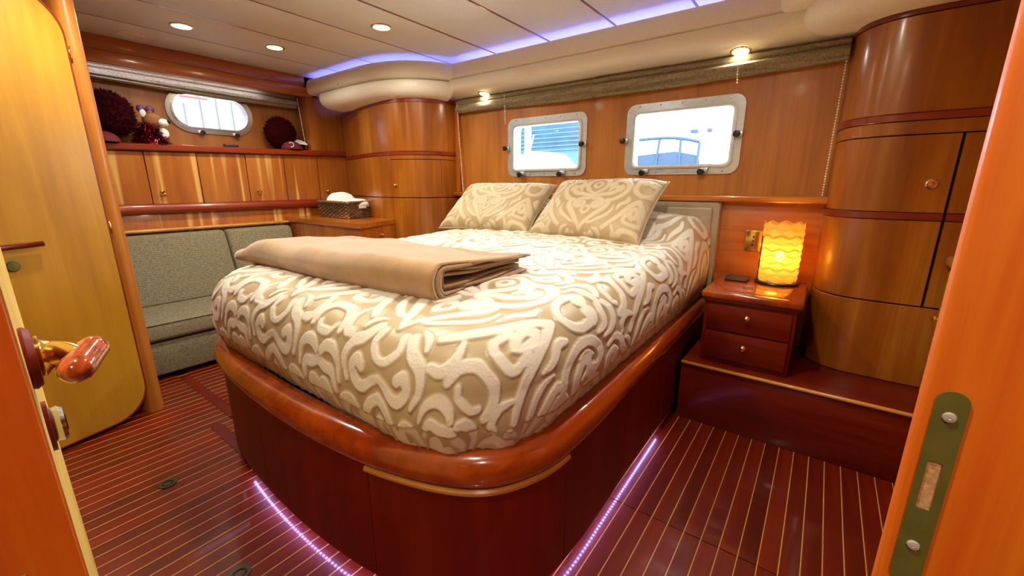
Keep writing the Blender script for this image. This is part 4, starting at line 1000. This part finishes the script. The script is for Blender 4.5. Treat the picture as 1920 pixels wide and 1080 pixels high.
# ------------------------------------------------------------------ outside: marina seen through the windows
wat = box('water', -40, 30, 3.2, 60, -.9, -.8, plain('harbour_water', (.5, .52, .54), .2), None, 0, kind='structure')
wat['label'] = 'pale harbour water outside the windows'
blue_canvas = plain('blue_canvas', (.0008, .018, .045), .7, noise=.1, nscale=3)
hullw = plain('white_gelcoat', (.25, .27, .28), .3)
cb = thing('canvas_boat', (-2.8, 9.4, -.8), 'moored boat with blue canvas enclosure outside the right window', 'boat')
def loft_box(name, sec, mat, parent):
    V = []; F = []; m = len(sec[0])
    for s_ in sec: V += s_
    for i in range(len(sec)-1):
        for j in range(m): k = (j+1) % m; F.append((i*m+j, i*m+k, (i+1)*m+k, (i+1)*m+j))
    F += [tuple(range(m)), tuple((len(sec)-1)*m+j for j in range(m))]; return mk(name, V, F, mat, parent, 'auto')
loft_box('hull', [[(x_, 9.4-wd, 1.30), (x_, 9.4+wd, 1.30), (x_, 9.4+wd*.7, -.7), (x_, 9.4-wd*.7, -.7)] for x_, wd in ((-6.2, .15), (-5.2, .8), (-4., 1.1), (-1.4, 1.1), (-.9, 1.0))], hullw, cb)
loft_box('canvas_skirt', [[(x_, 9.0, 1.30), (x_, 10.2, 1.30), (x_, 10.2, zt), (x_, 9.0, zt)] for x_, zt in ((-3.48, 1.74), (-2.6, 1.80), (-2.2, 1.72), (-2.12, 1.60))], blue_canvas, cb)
v, f = g_tube(catmull([(-3.52, 9.0, 2.06), (-2.9, 9.0, 2.07), (-2.5, 9.0, 2.04), (-2.15, 9.0, 1.96)], 5), .035, 8); mk('canvas_top', v, f, blue_canvas, cb, True)
for xa, xb, zt in ((-3.38, -3.42, 2.05), (-2.97, -2.92, 2.05), (-2.5, -2.5, 2.03), (-2.16, -2.14, 1.95)):
    v, f = g_tube([(xa, 9.0, 1.5), (xb, 9.0, zt)], .03, 6); mk('frame_post', v, f, blue_canvas, cb)
for xx, w_ in ((-2.7, .16), (-2.35, .1)):
    box('deck_gear', xx, xx+w_, 10.4, 10.6, 2.28, 2.36, blue_canvas, cb, .01)
bh = thing('boathouse', (-8., 14, -.8), 'blue-shaded covered boathouse outside the left window', 'building')
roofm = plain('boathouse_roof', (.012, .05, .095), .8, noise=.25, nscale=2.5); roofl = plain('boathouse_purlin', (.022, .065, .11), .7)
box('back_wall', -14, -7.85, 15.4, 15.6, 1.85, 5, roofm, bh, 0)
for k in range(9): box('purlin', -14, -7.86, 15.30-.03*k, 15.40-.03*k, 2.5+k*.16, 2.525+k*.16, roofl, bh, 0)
box('post', -7.0, -6.86, 10.0, 10.14, -.8, 4.5, plain('white_post', (.30, .31, .32), .6), bh, .01)
box('marker', -6.86, -6.80, 9.97, 10.0, 2.36, 2.46, plain('yellow_marker', (.30, .20, .01), .6), bh, 0)
wbt = thing('motor_boat', (-6.5, 11.5, -.8), 'white motor boat moored in front of the boathouse', 'boat')
loft_box('hull', [[(x_, 11.6-wd, 1.45), (x_, 11.6+wd, 1.45), (x_, 11.6+wd*.7, -.7), (x_, 11.6-wd*.7, -.7)] for x_, wd in ((-9.5, .9), (-7., 1.2), (-5.8, 1.0), (-5.0, .2))], hullw, wbt)
loft_box('cabin', [[(x_, 11.0, 1.45), (x_, 12.2, 1.45), (x_, 12.1, zt), (x_, 11.1, zt)] for x_, zt in ((-8.4, 1.9), (-7.6, 2.15), (-6.9, 2.1), (-6.3, 1.6))], plain('pale_cabin', (.10, .16, .20), .4), wbt)
v, f = g_tube([(-7.6, 11., 1.8), (-7.35, 11., 2.6)], .02, 6); mk('antenna', v, f, hullw, wbt)
shd = thing('ribbed_shed', (-6.4, 2, -.8), 'white ribbed shed wall outside the oval portlight', 'building')
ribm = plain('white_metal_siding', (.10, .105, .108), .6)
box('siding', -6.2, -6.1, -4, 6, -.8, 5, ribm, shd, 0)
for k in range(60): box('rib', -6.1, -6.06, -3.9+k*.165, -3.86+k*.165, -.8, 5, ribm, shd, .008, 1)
for ya, yb2 in ((1.78, 2.05), (2.44, 2.52)): box('red_fender', -5.9, -5.85, ya, yb2, 2.09, 2.14, plain('red_rubber', (.20, .02, .01), .6), shd, .01)
